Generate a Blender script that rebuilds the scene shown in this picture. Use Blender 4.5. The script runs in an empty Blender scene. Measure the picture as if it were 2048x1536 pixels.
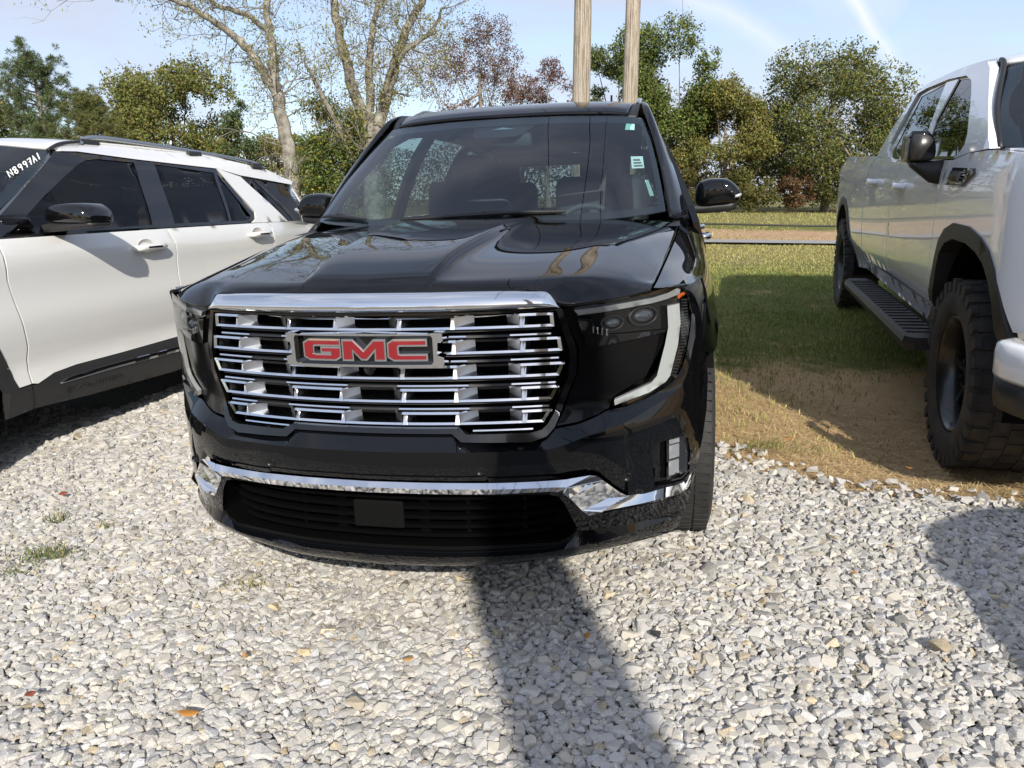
import bpy, math, random
import numpy as np
from mathutils import Vector, Matrix
from mathutils.geometry import delaunay_2d_cdt
random.seed(7); RNG=np.random.default_rng(11)
SC=bpy.context.scene; COL=SC.collection
R=math.radians
# ---------------------------------------------------------------- camera
cd=bpy.data.cameras.new('camera'); cam=bpy.data.objects.new('camera',cd); COL.objects.link(cam)
cd.sensor_width=36; cd.lens=1495.5/2048*36; cd.clip_start=.05; cd.clip_end=2000
CP=(0.8316,-1.8979,1.3113)
cr=Vector((0.97817574,0.20509964,-0.03326197)); cu=Vector((-0.01718385,0.23938904,0.97077165)); cf=Vector((-0.20706747,0.94901371,-0.23768895))
cam.matrix_world=Matrix(((cr.x,cu.x,-cf.x,CP[0]),(cr.y,cu.y,-cf.y,CP[1]),(cr.z,cu.z,-cf.z,CP[2]),(0,0,0,1)))
SC.camera=cam
# ---------------------------------------------------------------- sky and sun
SUN_AZ=(0.405,-0.914); SUN_EL=R(29)
wd=bpy.data.worlds.new('World'); SC.world=wd; wd.use_nodes=True
nt=wd.node_tree; N=nt.nodes; L=nt.links; N.clear()
def nd(t,**k):
    n=N.new(t)
    for a,b in k.items(): setattr(n,a,b)
    return n
sky=nd('ShaderNodeTexSky',sky_type='NISHITA',sun_disc=False,sun_elevation=SUN_EL,sun_rotation=math.atan2(SUN_AZ[0],SUN_AZ[1]),air_density=1.0,dust_density=.7,ozone_density=1.6,altitude=100)
tc=nd('ShaderNodeTexCoord')
mp=nd('ShaderNodeMapping'); mp.inputs['Scale'].default_value=(1.2,2.6,5.5); mp.inputs['Rotation'].default_value=(0,R(22),R(-18))
L.new(tc.outputs['Generated'],mp.inputs['Vector'])
n1=nd('ShaderNodeTexNoise'); n1.inputs['Scale'].default_value=1.25; n1.inputs['Detail'].default_value=9; n1.inputs['Roughness'].default_value=.58; n1.inputs['Distortion'].default_value=.5
L.new(mp.outputs[0],n1.inputs['Vector'])
cr1=nd('ShaderNodeValToRGB'); cr1.color_ramp.elements[0].position=.40; cr1.color_ramp.elements[1].position=.64
cr1.color_ramp.elements[0].color=(.40,.40,.40,1); cr1.color_ramp.elements[1].color=(1,1,1,1)
L.new(n1.outputs['Fac'],cr1.inputs['Fac'])
def vmath(op,a,b=None):
    n=nd('ShaderNodeVectorMath',operation=op); L.new(a,n.inputs[0])
    if b is not None:
        if isinstance(b,tuple): n.inputs[1].default_value=b
        else: L.new(b,n.inputs[1])
    return n.outputs['Value'] if op=='DOT_PRODUCT' else n.outputs['Vector']
def m_(op,a,b=None,c=None,clamp=False):
    n=nd('ShaderNodeMath',operation=op); n.use_clamp=clamp
    for i,v in enumerate((a,b,c)):
        if v is None: continue
        if isinstance(v,(int,float)): n.inputs[i].default_value=v
        else: L.new(v,n.inputs[i])
    return n.outputs[0]
dirv=vmath('NORMALIZE',tc.outputs['Generated'])
wn=nd('ShaderNodeTexNoise'); wn.inputs['Scale'].default_value=9; wn.inputs['Detail'].default_value=5; L.new(dirv,wn.inputs['Vector'])
def trail(a,b,w0):
    # an old condensation trail: a soft band along the great circle through two sky directions
    a=Vector(a).normalized(); b=Vector(b).normalized(); n=a.cross(b).normalized(); mid=(a+b).normalized(); half=a.dot(mid)
    dd=m_('ABSOLUTE',m_('ADD',vmath('DOT_PRODUCT',dirv,tuple(n)),m_('MULTIPLY',m_('SUBTRACT',wn.outputs['Fac'],.5),w0*2.2)))
    band=m_('SUBTRACT',1.0,m_('DIVIDE',dd,w0),clamp=True)
    along=m_('MULTIPLY',m_('SUBTRACT',vmath('DOT_PRODUCT',dirv,tuple(mid)),half-.0006),1/(1-half+.0006),clamp=True)
    return m_('MULTIPLY',m_('POWER',band,1.3),m_('POWER',along,.6))
t1=trail((-.04,.97,.26),(.15,.98,.13),.020)
t2=trail((.150,.955,.255),(.246,.962,.128),.011)
t3=trail((.06,.94,.30),(.24,.955,.19),.055)
tsum=m_('ADD',m_('ADD',m_('MULTIPLY',t1,.55),m_('MULTIPLY',t2,.8)),m_('MULTIPLY',t3,.45))
cl=m_('MULTIPLY',cr1.outputs['Color'],.92,clamp=True)
mx=nd('ShaderNodeMix',data_type='RGBA',blend_type='MIX'); L.new(cl,mx.inputs['Factor']); L.new(sky.outputs[0],mx.inputs['A']); mx.inputs['B'].default_value=(3.55,3.8,4.6,1)
mx2=nd('ShaderNodeMix',data_type='RGBA',blend_type='MIX'); L.new(m_('MULTIPLY',tsum,1.0,clamp=True),mx2.inputs['Factor']); L.new(mx.outputs['Result'],mx2.inputs['A']); mx2.inputs['B'].default_value=(5.1,5.3,5.7,1)
bg=nd('ShaderNodeBackground'); bg.inputs['Strength'].default_value=.112; L.new(mx2.outputs['Result'],bg.inputs['Color'])
wo=nd('ShaderNodeOutputWorld'); L.new(bg.outputs[0],wo.inputs['Surface'])
sl=bpy.data.lights.new('sun','SUN'); sl.energy=3.25; sl.angle=R(.53); sl.color=(1,.94,.84)
so=bpy.data.objects.new('sun',sl); COL.objects.link(so); so.location=(6,-12,12)
so.rotation_euler=Vector((SUN_AZ[0]*math.cos(SUN_EL),SUN_AZ[1]*math.cos(SUN_EL),math.sin(SUN_EL))).to_track_quat('Z','Y').to_euler()
vs=SC.view_settings; vs.view_transform='Standard'; vs.look='None'; vs.gamma=1; vs.exposure=.78; vs.use_curve_mapping=False
SC.cycles.max_bounces=8; SC.cycles.transparent_max_bounces=16
# ---------------------------------------------------------------- materials
MATS={}
def mat(name,col,rough=.5,metal=0,coat=0,coat_rough=.03,spec=.5,bump=None,var=None,attr=None,trans=0,sss=0):
    if name in MATS: return MATS[name]
    m=bpy.data.materials.new(name); m.use_nodes=True; t=m.node_tree; b=t.nodes['Principled BSDF']
    b.inputs['Base Color'].default_value=(*col,1); b.inputs['Roughness'].default_value=rough; b.inputs['Metallic'].default_value=metal
    b.inputs['Coat Weight'].default_value=coat; b.inputs['Coat Roughness'].default_value=coat_rough; b.inputs['Specular IOR Level'].default_value=spec
    g=t.nodes.new('ShaderNodeTexCoord')
    src=None
    if attr:
        a=t.nodes.new('ShaderNodeAttribute'); a.attribute_name=attr; src=a.outputs['Color']
        t.links.new(src,b.inputs['Base Color'])
    if var:   # (scale, dark colour, light colour[, detail])
        n=t.nodes.new('ShaderNodeTexNoise'); n.inputs['Scale'].default_value=var[0]; n.inputs['Detail'].default_value=var[3] if len(var)>3 else 8; n.inputs['Roughness'].default_value=.62
        t.links.new(g.outputs['Object'],n.inputs['Vector'])
        r=t.nodes.new('ShaderNodeValToRGB'); r.color_ramp.elements[0].position=.32; r.color_ramp.elements[1].position=.68
        r.color_ramp.elements[0].color=(*var[1],1); r.color_ramp.elements[1].color=(*var[2],1)
        t.links.new(n.outputs['Fac'],r.inputs['Fac'])
        if src is None: t.links.new(r.outputs[0],b.inputs['Base Color'])
        else:
            x=t.nodes.new('ShaderNodeMix'); x.data_type='RGBA'; x.blend_type='MULTIPLY'; x.inputs['Factor'].default_value=1
            t.links.new(src,x.inputs['A']); t.links.new(r.outputs[0],x.inputs['B']); t.links.new(x.outputs['Result'],b.inputs['Base Color'])
    if bump:  # (scale, distance)
        n=t.nodes.new('ShaderNodeTexNoise'); n.inputs['Scale'].default_value=bump[0]; n.inputs['Detail'].default_value=6
        t.links.new(g.outputs['Object'],n.inputs['Vector'])
        u=t.nodes.new('ShaderNodeBump'); u.inputs['Strength'].default_value=1; u.inputs['Distance'].default_value=bump[1]
        t.links.new(n.outputs['Fac'],u.inputs['Height']); t.links.new(u.outputs[0],b.inputs['Normal'])
    MATS[name]=m; return m
def glass_mat(name,tint,ior=1.5,rough=0.0):
    if name in MATS: return MATS[name]
    m=bpy.data.materials.new(name); m.use_nodes=True; t=m.node_tree; t.nodes.clear()
    o=t.nodes.new('ShaderNodeOutputMaterial'); x=t.nodes.new('ShaderNodeMixShader'); f0=((ior-1)/(ior+1))**2; lw=t.nodes.new('ShaderNodeLayerWeight'); lw.inputs['Blend'].default_value=.5; pw=t.nodes.new('ShaderNodeMath'); pw.operation='POWER'; pw.inputs[1].default_value=5; t.links.new(lw.outputs['Facing'],pw.inputs[0]); f=t.nodes.new('ShaderNodeMath'); f.operation='MULTIPLY_ADD'; f.inputs[1].default_value=1-f0; f.inputs[2].default_value=f0; t.links.new(pw.outputs[0],f.inputs[0])   # thin pane: the same from both sides
    a=t.nodes.new('ShaderNodeBsdfTransparent'); a.inputs['Color'].default_value=(*tint,1)
    g=t.nodes.new('ShaderNodeBsdfGlossy'); g.inputs['Roughness'].default_value=rough
    t.links.new(f.outputs[0],x.inputs[0]); t.links.new(a.outputs[0],x.inputs[1]); t.links.new(g.outputs[0],x.inputs[2]); t.links.new(x.outputs[0],o.inputs[0])
    MATS[name]=m; return m
M_BLACK=mat('black_paint',(.003,.0033,.004),.5,coat=1,coat_rough=.008,spec=0)
M_PIANO=mat('gloss_black_trim',(.004,.004,.004),.08,coat=.5)
M_PLASTIC=mat('black_plastic',(.013,.013,.014),.48,bump=(900,.0002))
M_DARK=mat('dark_cavity',(.004,.004,.004),.8,spec=.1)
M_CHROME=mat('chrome',(.84,.85,.86),.045,metal=1)
M_CHROME2=mat('satin_chrome',(.62,.63,.64),.16,metal=1)
M_DCHR=mat('dark_chrome',(.30,.32,.34),.2,metal=1)
M_FOG=mat('fog_optic',(.50,.52,.53),.12,metal=.6,coat=1)
M_DRL2=mat('upper_light_guide',(.22,.225,.225),.22,coat=.8)
M_SLAT=mat('slat_black',(.003,.003,.0033),.4,spec=.22)
M_CLEAR=glass_mat('clear_lens',(.88,.90,.90),1.38)
M_SATIN=mat('satin_bright_trim',(.74,.75,.77),.30,metal=1)
M_RED=mat('emblem_red',(.20,.006,.011),.25,coat=1)
M_DRL=mat('light_guide',(.42,.43,.42),.25,coat=.6)
M_LENS=mat('lamp_reflector',(.7,.72,.74),.1,metal=1)
M_AMBER=mat('amber_marker',(.55,.10,.02),.2,coat=.5)
M_RUBBER=mat('tyre_rubber',(.018,.018,.018),.72,bump=(260,.0006),var=(14,(.013,.013,.013),(.03,.029,.027)))
M_RUBBERD=mat('dusty_tyre_rubber',(.018,.018,.018),.8,bump=(200,.0008),var=(9,(.012,.012,.013),(.05,.043,.034)))
M_RIM=mat('black_wheel',(.008,.008,.009),.3,coat=.4)
M_ALLOY=mat('alloy_wheel',(.3,.3,.31),.25,metal=1)
M_WHITE=mat('pearl_white_paint',(.72,.715,.69),.28,coat=1,coat_rough=.02)
M_WHITE2=mat('white_paint',(.87,.88,.89),.25,coat=1,coat_rough=.02)
M_WS=glass_mat('windshield_glass',(.64,.78,.80),2.0)
M_SIDE=glass_mat('side_glass',(.46,.54,.53))
M_REAR=glass_mat('rear_privacy_glass',(.30,.34,.34))
M_TINT=glass_mat('privacy_glass',(.055,.058,.062))
M_TRIMP=mat('matte_black_panel',(.003,.003,.0032),.16,spec=.28)
M_INT=mat('interior_dark',(.022,.024,.027),.65)
M_INT2=mat('interior_grey',(.05,.053,.056),.6)
M_STICK=mat('paper_sticker',(.62,.72,.68),.6)
M_INK=mat('printed_ink',(.06,.07,.07),.6)
M_CHALK=mat('window_marker',(.8,.8,.78),.7)
M_CLAD=mat('grey_black_cladding',(.022,.022,.023),.5,bump=(700,.0002))
M_RAIL=mat('silver_rail',(.42,.43,.45),.3,metal=1)
# ---------------------------------------------------------------- mesh helpers
def link(o,parent=None):
    COL.objects.link(o)
    if parent is not None: o.parent=parent
    return o
def mk(name,V,F,m,parent=None,smooth=True):
    me=bpy.data.meshes.new(name)
    V=np.asarray(V,float).reshape(-1,3)
    me.from_pydata(V.tolist(),[],[list(map(int,f)) for f in F]); me.materials.append(m)
    me.polygons.foreach_set('use_smooth',[bool(smooth)]*len(me.polygons))
    me.update()
    return link(bpy.data.objects.new(name,me),parent)
def fast(name,V,T,m,parent=None,smooth=False,cols=None,n=3):
    V=np.asarray(V,np.float32); T=np.asarray(T,np.int32)
    me=bpy.data.meshes.new(name); me.vertices.add(len(V)); me.vertices.foreach_set('co',V.ravel())
    me.loops.add(T.size); me.loops.foreach_set('vertex_index',T.ravel())
    me.polygons.add(len(T)); me.polygons.foreach_set('loop_start',np.arange(0,T.size,n,dtype=np.int32)); me.polygons.foreach_set('loop_total',np.full(len(T),n,np.int32))
    me.polygons.foreach_set('use_smooth',np.full(len(T),bool(smooth)))
    if cols is not None:
        a=me.color_attributes.new('col','FLOAT_COLOR','POINT'); c=np.ones((len(V),4),np.float32); c[:,:3]=cols; a.data.foreach_set('color',c.ravel())
    me.materials.append(m); me.update(); me.validate()
    return link(bpy.data.objects.new(name,me),parent)
def empty(name,loc=(0,0,0),rz=0,label=None,cat=None,group=None,matrix=None):
    o=bpy.data.objects.new(name,None); o.empty_display_size=.2; COL.objects.link(o)
    if matrix is not None: o.matrix_world=matrix
    else: o.location=loc; o.rotation_euler=(0,0,rz)
    return tag(o,label,cat,group)
def tag(o,label=None,cat=None,group=None,kind=None):
    if label: o['label']=label
    if cat: o['category']=cat
    if group: o['group']=group
    if kind: o['kind']=kind
    return o
def pchip(xs,ys):
    xs=np.array(xs,float); ys=np.array(ys,float); h=np.diff(xs); d=np.diff(ys)/h; m=np.zeros_like(ys)
    for i in range(1,len(xs)-1):
        if d[i-1]*d[i]>0:
            w1=2*h[i]+h[i-1]; w2=h[i]+2*h[i-1]; m[i]=(w1+w2)/(w1/d[i-1]+w2/d[i])
    m[0]=0 if xs[0]==0 else d[0]; m[-1]=d[-1]
    def f(x):
        x=np.clip(x,xs[0],xs[-1]); i=np.clip(np.searchsorted(xs,x)-1,0,len(xs)-2); t=(x-xs[i])/h[i]
        return ys[i]*(1+2*t)*(1-t)**2+h[i]*m[i]*t*(1-t)**2+ys[i+1]*t*t*(3-2*t)+h[i]*m[i+1]*t*t*(t-1)
    return f
def ss(a,b,t):
    t=np.clip((t-a)/(b-a),0,1); return t*t*(3-2*t)
def crs(P,n,closed=False):
    """Catmull-Rom through the points P, n samples for each span"""
    P=np.asarray(P,float)
    if closed: Q=np.vstack([P[-1],P,P[0],P[1]])
    else: Q=np.vstack([2*P[0]-P[1],P,2*P[-1]-P[-2]])
    out=[]
    for i in range(1,len(Q)-2):
        p0,p1,p2,p3=Q[i-1:i+3]
        for t in np.arange(n)/n:
            out.append(.5*((2*p1)+(p2-p0)*t+(2*p0-5*p1+4*p2-p3)*t*t+(3*p1-p0-3*p2+p3)*t**3))
    if not closed: out.append(P[-1])
    return np.array(out)
def gridf(nr,nc,flip=False,closed=False):
    F=[]
    for i in range(nr-1):
        for j in range(nc-(0 if closed else 1)):
            k=(j+1)%nc; q=[i*nc+j,i*nc+k,(i+1)*nc+k,(i+1)*nc+j]
            F.append(q[::-1] if flip else q)
    return F
def patch(name,K,m,parent=None,n=6,mirror=False,both=False,thick=0,smooth=True):
    """smooth surface through a grid of points K[row][col]; both mirrors it in x and joins, mirror makes the other side"""
    K=np.array(K,float)
    A=np.array([crs(K[i],n) for i in range(K.shape[0])])
    B=np.array([crs(A[:,j],n) for j in range(A.shape[1])]).transpose(1,0,2)
    if both:
        Mi=B[:,::-1].copy(); Mi[:,:,0]*=-1; B=np.concatenate([Mi[:,:-1],B],1)
    if mirror: B=B.copy(); B[:,:,0]*=-1
    nr,nc=B.shape[:2]; V=B.reshape(-1,3); F=gridf(nr,nc,flip=mirror)
    o=mk(name,V,F,m,parent,smooth)
    if thick:
        s=o.modifiers.new('s','SOLIDIFY'); s.thickness=thick; s.offset=0
    return o
def inpoly(p,poly):
    x,y=p; c=False; j=len(poly)-1
    for i in range(len(poly)):
        xi,yi=poly[i]; xj,yj=poly[j]
        if (yi>y)!=(yj>y) and x<(xj-xi)*(y-yi)/(yj-yi)+xi: c=not c
        j=i
    return c
def dens(poly,step):
    out=[]
    for i in range(len(poly)):
        a=np.array(poly[i]); b=np.array(poly[(i+1)%len(poly)]); k=max(1,int(np.linalg.norm(b-a)/step))
        for t in range(k): out.append(tuple(a+(b-a)*t/k))
    return out
def tri2(outline,holes,step):
    loops=[dens(outline,step)]+[dens(h,step) for h in holes]
    V=[];E=[]
    for lp in loops:
        b=len(V); V+=lp; E+=[(b+i,b+(i+1)%len(lp)) for i in range(len(lp))]
    A=np.array(outline); lo=A.min(0); hi=A.max(0); B=np.array(V)
    y=lo[1]+step*.5; r=0
    while y<hi[1]:
        x=lo[0]+step*(.25+.5*(r%2))
        while x<hi[0]:
            if inpoly((x,y),outline) and not any(inpoly((x,y),h) for h in holes) and np.min((B[:,0]-x)**2+(B[:,1]-y)**2)>(step*.55)**2: V.append((x,y))
            x+=step
        y+=step*.87; r+=1
    v,e,f,ov,oe,of=delaunay_2d_cdt([Vector(q) for q in V],E,[],0,1e-6)
    T=[]
    for t in f:
        c=(v[t[0]]+v[t[1]]+v[t[2]])/3
        if inpoly(c,outline) and not any(inpoly(c,h) for h in holes): T.append(list(t))
    return np.array([(q.x,q.y) for q in v]),T
def plate(name,outline,S,m,parent=None,off=0,thick=.01,step=.03,holes=(),mirror=False,shift=None,smooth=True):
    """a sheet of real thickness lying on the surface S(a,b,depth)"""
    P,T=tri2(outline,list(holes),step); n=len(P)
    Vf=[S(a,b,off) for a,b in P]; Vb=[S(a,b,off+thick) for a,b in P]
    from collections import Counter
    c={}
    for t in T:
        for k in range(3):
            e=(t[k],t[(k+1)%3]); c[e]=c.get(e,0)+1
    F=[list(t) for t in T]; V=list(Vf)
    bd=[e for e in c if (e[1],e[0]) not in c]
    for a,b in bd:
        k=len(V); V+=[Vf[a],Vf[b],Vb[b],Vb[a]]; F.append([k+1,k,k+3,k+2])
    V=np.array(V,float)
    if mirror: V[:,0]*=-1; F=[f[::-1] for f in F]
    return mk(name,V,F,m,parent,smooth)
def tube(pts,rad,seg=8,cap=True):
    pts=np.asarray(pts,float); n=len(pts); rad=np.broadcast_to(rad,(n,)) if np.ndim(rad)==0 else np.asarray(rad)
    T=np.gradient(pts,axis=0); T/=np.linalg.norm(T,axis=1)[:,None]+1e-12
    u=np.cross(T[0],(0,0,1)); u=u if np.linalg.norm(u)>1e-3 else np.cross(T[0],(1,0,0)); u/=np.linalg.norm(u)
    V=[]
    a=np.arange(seg)/seg*2*np.pi
    for i in range(n):
        u=u-T[i]*(u@T[i]); u/=np.linalg.norm(u); w=np.cross(T[i],u)
        V.append(pts[i]+rad[i]*(np.cos(a)[:,None]*u+np.sin(a)[:,None]*w))
    V=np.vstack(V); F=gridf(n,seg,closed=True)
    if cap: F.append(list(range(seg))[::-1]); F.append([(n-1)*seg+i for i in range(seg)])
    return V,F
class MB:
    def __init__(s): s.V=[];s.F=[];s.n=0
    def add(s,V,F):
        V=np.asarray(V,float).reshape(-1,3); s.V.append(V); s.F+=[[i+s.n for i in f] for f in F]; s.n+=len(V); return s
    def box(s,c,d,M=None):
        c=np.array(c);d=np.array(d)/2
        V=np.array([[x,y,z] for x in(-1,1) for y in(-1,1) for z in(-1,1)])*d
        if M is not None: V=V@np.array(M).T
        return s.add(V+c,[[0,1,3,2],[4,6,7,5],[0,4,5,1],[2,3,7,6],[0,2,6,4],[1,5,7,3]])
    def tube(s,p,r,seg=8,cap=True): return s.add(*tube(p,r,seg,cap))
    def prism(s,poly,d):   # poly: 3-D polygon, d: extrusion vector
        P=np.array(poly,float); n=len(P); return s.add(np.vstack([P,P+np.array(d)]),[list(range(n))[::-1],list(range(n,2*n))]+[[i,(i+1)%n,n+(i+1)%n,n+i] for i in range(n)])
    def build(s,name,m,parent=None,smooth=False,bevel=0,mirror=False):
        V=np.vstack(s.V); F=s.F
        if mirror: V=V*[-1,1,1]; F=[f[::-1] for f in F]
        o=mk(name,V,F,m,parent,smooth)
        if bevel:
            b=o.modifiers.new('b','BEVEL'); b.width=bevel; b.segments=2; b.limit_method='ANGLE'; b.angle_limit=R(40)
        return o
def lathe(prof,seg=48,axis=0,c=(0,0,0)):
    """prof: (radius, along axis x); spun round the x axis"""
    prof=np.array(prof,float); a=np.arange(seg)/seg*2*np.pi; V=[]
    for r,x in prof: V.append(np.stack([np.full(seg,x),r*np.cos(a),r*np.sin(a)],1))
    return np.vstack(V)+np.array(c),gridf(len(prof),seg,closed=True)
def pillow(name,outline,ys,scales,m,parent=None,mirror=False,cen=None,n=4):
    """rounded shell: outline (x,z) swept through depths ys with the given scales about its centre"""
    O=crs(outline,n,closed=True) if n>1 else np.array(outline,float)
    c=O.mean(0) if cen is None else np.array(cen); V=[]
    for y,s in zip(ys,scales):
        q=c+(O-c)*s; V.append(np.stack([q[:,0],np.full(len(q),y),q[:,1]],1))
    k=len(O); F=gridf(len(ys),k,closed=True); F.append(list(range(k))[::-1]); F.append([(len(ys)-1)*k+i for i in range(k)])
    V=np.vstack(V)
    if mirror: V=V*[-1,1,1]; F=[f[::-1] for f in F]
    return mk(name,V,F,m,parent)
def offset_poly(P,d):
    P=np.array(P,float); n=len(P); A=.5*sum(P[i,0]*P[(i+1)%n,1]-P[(i+1)%n,0]*P[i,1] for i in range(n)); sg=1 if A>0 else -1; out=[]
    for i in range(n):
        a=P[i]-P[i-1]; b=P[(i+1)%n]-P[i]; a/=np.linalg.norm(a); b/=np.linalg.norm(b)
        na=np.array([a[1],-a[0]])*sg; nb=np.array([b[1],-b[0]])*sg; v=na+nb; v/=max(np.linalg.norm(v),1e-6)
        out.append(P[i]+v*d/max(.45,v@na))
    return [tuple(q) for q in out]
# ================================================================ the setting
def gz(x,y):
    x=np.asarray(x,float); y=np.asarray(y,float); k=ss(5,16,y)
    near=.03*np.clip(y-2,0,6)*ss(1.2,2.2,x)-.135*ss(1.35,2.2,x)*ss(1.3,2.3,y); far=.0135*(np.clip(y,-60,45)-2)-.0325*np.clip(x,-60,60)
    return near*(1-k)+far*k
def noise2(x,y,s,seed=0):
    r=np.random.default_rng(seed); out=0; amp=1
    for o in range(4):
        a=r.uniform(0,6.28,6); ph=r.uniform(0,6.28,6); f=s*2**o
        out=out+amp*sum(np.sin(f*(x*np.cos(t)+y*np.sin(t))*r.uniform(.7,1.3)+p) for t,p in zip(a,ph))/6; amp*=.55
    return out
# ground sheet: coarse far away, finer near
def axis(lo,hi,fine0,fine1,st,growth=1.35):
    a=list(np.arange(fine0,fine1+1e-6,st)); s=st
    while a[-1]<hi: s*=growth; a.append(a[-1]+s)
    s=st
    while a[0]>lo: s*=growth; a.insert(0,a[0]-s)
    return np.array(a)
gx=axis(-420,420,-6,14,.25); gy=axis(-420,420,-6,22,.25)
XX,YY=np.meshgrid(gx,gy); ZZ=gz(XX,YY)-.03+.012*noise2(XX,YY,2.3,5)*ss(1.0,3.5,YY)*(YY<60)
GV=np.stack([XX,YY,ZZ],2).reshape(-1,3)
gi=np.arange(len(gx)*len(gy)).reshape(len(gy),len(gx))
GF=np.stack([gi[:-1,:-1],gi[:-1,1:],gi[1:,1:],gi[1:,:-1]],2).reshape(-1,4)
def soil_mat():
    m=bpy.data.materials.new('soil_and_turf'); m.use_nodes=True; t=m.node_tree; b=t.nodes['Principled BSDF']; b.inputs['Roughness'].default_value=.95; b.inputs['Specular IOR Level'].default_value=.15
    def n_(ty,**k):
        n=t.nodes.new(ty)
        for a,c in k.items(): setattr(n,a,c)
        return n
    g=n_('ShaderNodeTexCoord'); 
    def noise(s,d=8):
        n=n_('ShaderNodeTexNoise'); n.inputs['Scale'].default_value=s; n.inputs['Detail'].default_value=d; n.inputs['Roughness'].default_value=.65; t.links.new(g.outputs['Object'],n.inputs['Vector']); return n.outputs['Fac']
    def ramp(f,c0,c1,p0=.3,p1=.7):
        r=n_('ShaderNodeValToRGB'); r.color_ramp.elements[0].position=p0; r.color_ramp.elements[1].position=p1; r.color_ramp.elements[0].color=(*c0,1); r.color_ramp.elements[1].color=(*c1,1); t.links.new(f,r.inputs['Fac']); return r.outputs[0]
    def mix(f,a,c):
        x=n_('ShaderNodeMix'); x.data_type='RGBA'
        if isinstance(f,float): x.inputs['Factor'].default_value=f
        else: t.links.new(f,x.inputs['Factor'])
        t.links.new(a,x.inputs['A']); t.links.new(c,x.inputs['B']); return x.outputs['Result']
    dirt=ramp(noise(9),(.42,.25,.125),(.70,.47,.255)); straw=ramp(noise(60),(.40,.28,.135),(.74,.55,.30),.25,.75)
    dirt=mix(.45,dirt,straw)
    turf=ramp(noise(25),(.08,.10,.025),(.22,.22,.07)); dry=ramp(noise(22),(.13,.13,.045),(.30,.26,.11))
    at=n_('ShaderNodeAttribute',attribute_name='col'); sp=n_('ShaderNodeSeparateColor'); t.links.new(at.outputs['Color'],sp.inputs[0])
    def msk(ch,s,w=.5):
        a=n_('ShaderNodeMath',operation='ADD'); t.links.new(sp.outputs[ch],a.inputs[0])
        q=n_('ShaderNodeMath',operation='MULTIPLY_ADD'); t.links.new(noise(s),q.inputs[0]); q.inputs[1].default_value=w*2; q.inputs[2].default_value=-w; t.links.new(q.outputs[0],a.inputs[1])
        r=n_('ShaderNodeMapRange'); t.links.new(a.outputs[0],r.inputs['Value']); r.inputs['From Min'].default_value=.38; r.inputs['From Max'].default_value=.62; return r.outputs[0]
    c=mix(msk(0,2.2),dirt,turf); c=mix(msk(1,1.6),c,dry); c=mix(msk(2,.7,.75),c,ramp(noise(6),(.33,.20,.11),(.60,.42,.25)))
    t.links.new(c,b.inputs['Base Color'])
    u=n_('ShaderNodeBump'); u.inputs['Distance'].default_value=.02; t.links.new(noise(70),u.inputs['Height']); t.links.new(u.outputs[0],b.inputs['Normal'])
    return m
X_,Y_=GV[:,0],GV[:,1]
mask=np.zeros((len(GV),3))
mask[:,0]=np.clip(.0+.74*ss(2.2,5.2,Y_+.25*(1.6-np.clip(X_,-5,4)))+.22*noise2(X_,Y_,2.6,21)*(Y_<12)-.5*np.exp(-((X_-2.5)**2/1.2+(Y_-2.6)**2/2.0)),0,1)   # green turf
mask[:,1]=ss(10,14.5,Y_)*.8*(1-ss(19,22,Y_))+.75*ss(24.5,28,Y_)                                                     # dry mown grass
mask[:,2]=ss(18.3,18.5,Y_)*(1-ss(23,27,Y_+.25*X_))*.9                                                                                        # bare bank behind the path
ground=fast('ground',GV,GF,soil_mat(),smooth=True,cols=mask,n=4); tag(ground,kind='structure')
# gravel lot sheet (bed of crushed stone under the loose stones)
def lot_edge(x): return np.interp(x,[-9,-1.2,.6,1.05,1.22,1.62,2.29,3.5,9],[9,9,2.6,1.98,1.77,1.50,1.42,1.32,1.2])
lx=np.linspace(-9,9,73); rows=[]
for t in np.linspace(0,1,26): rows.append(np.stack([lx,-7+(lot_edge(lx)+.03*np.sin(lx*9)+7)*t,np.full(len(lx),.0)],1))
LV=np.array(rows); LV[:,:,2]=gz(LV[:,:,0],LV[:,:,1])-.012
lot=mk('gravel_lot',LV.reshape(-1,3),gridf(26,73),mat('stone_bed',(.2,.19,.175),.95,var=(90,(.08,.075,.067),(.42,.39,.345)),bump=(60,.02),spec=.2)); tag(lot,kind='structure')
# loose crushed stones
def ico(sub):
    p=(1+5**.5)/2
    V=[(-1,p,0),(1,p,0),(-1,-p,0),(1,-p,0),(0,-1,p),(0,1,p),(0,-1,-p),(0,1,-p),(p,0,-1),(p,0,1),(-p,0,-1),(-p,0,1)]
    F=[(0,11,5),(0,5,1),(0,1,7),(0,7,10),(0,10,11),(1,5,9),(5,11,4),(11,10,2),(10,7,6),(7,1,8),(3,9,4),(3,4,2),(3,2,6),(3,6,8),(3,8,9),(4,9,5),(2,4,11),(6,2,10),(8,6,7),(9,8,1)]
    V=[np.array(v)/np.linalg.norm(v) for v in V]
    for _ in range(sub):
        c={};G=[]
        def mid(a,b):
            k=(min(a,b),max(a,b))
            if k not in c: q=V[a]+V[b]; V.append(q/np.linalg.norm(q)); c[k]=len(V)-1
            return c[k]
        for a,b,d in F:
            x,y,z=mid(a,b),mid(b,d),mid(d,a); G+=[(a,x,z),(b,y,x),(d,z,y),(x,y,z)]
        F=G
    return np.array(V),np.array(F)
import bmesh
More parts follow.
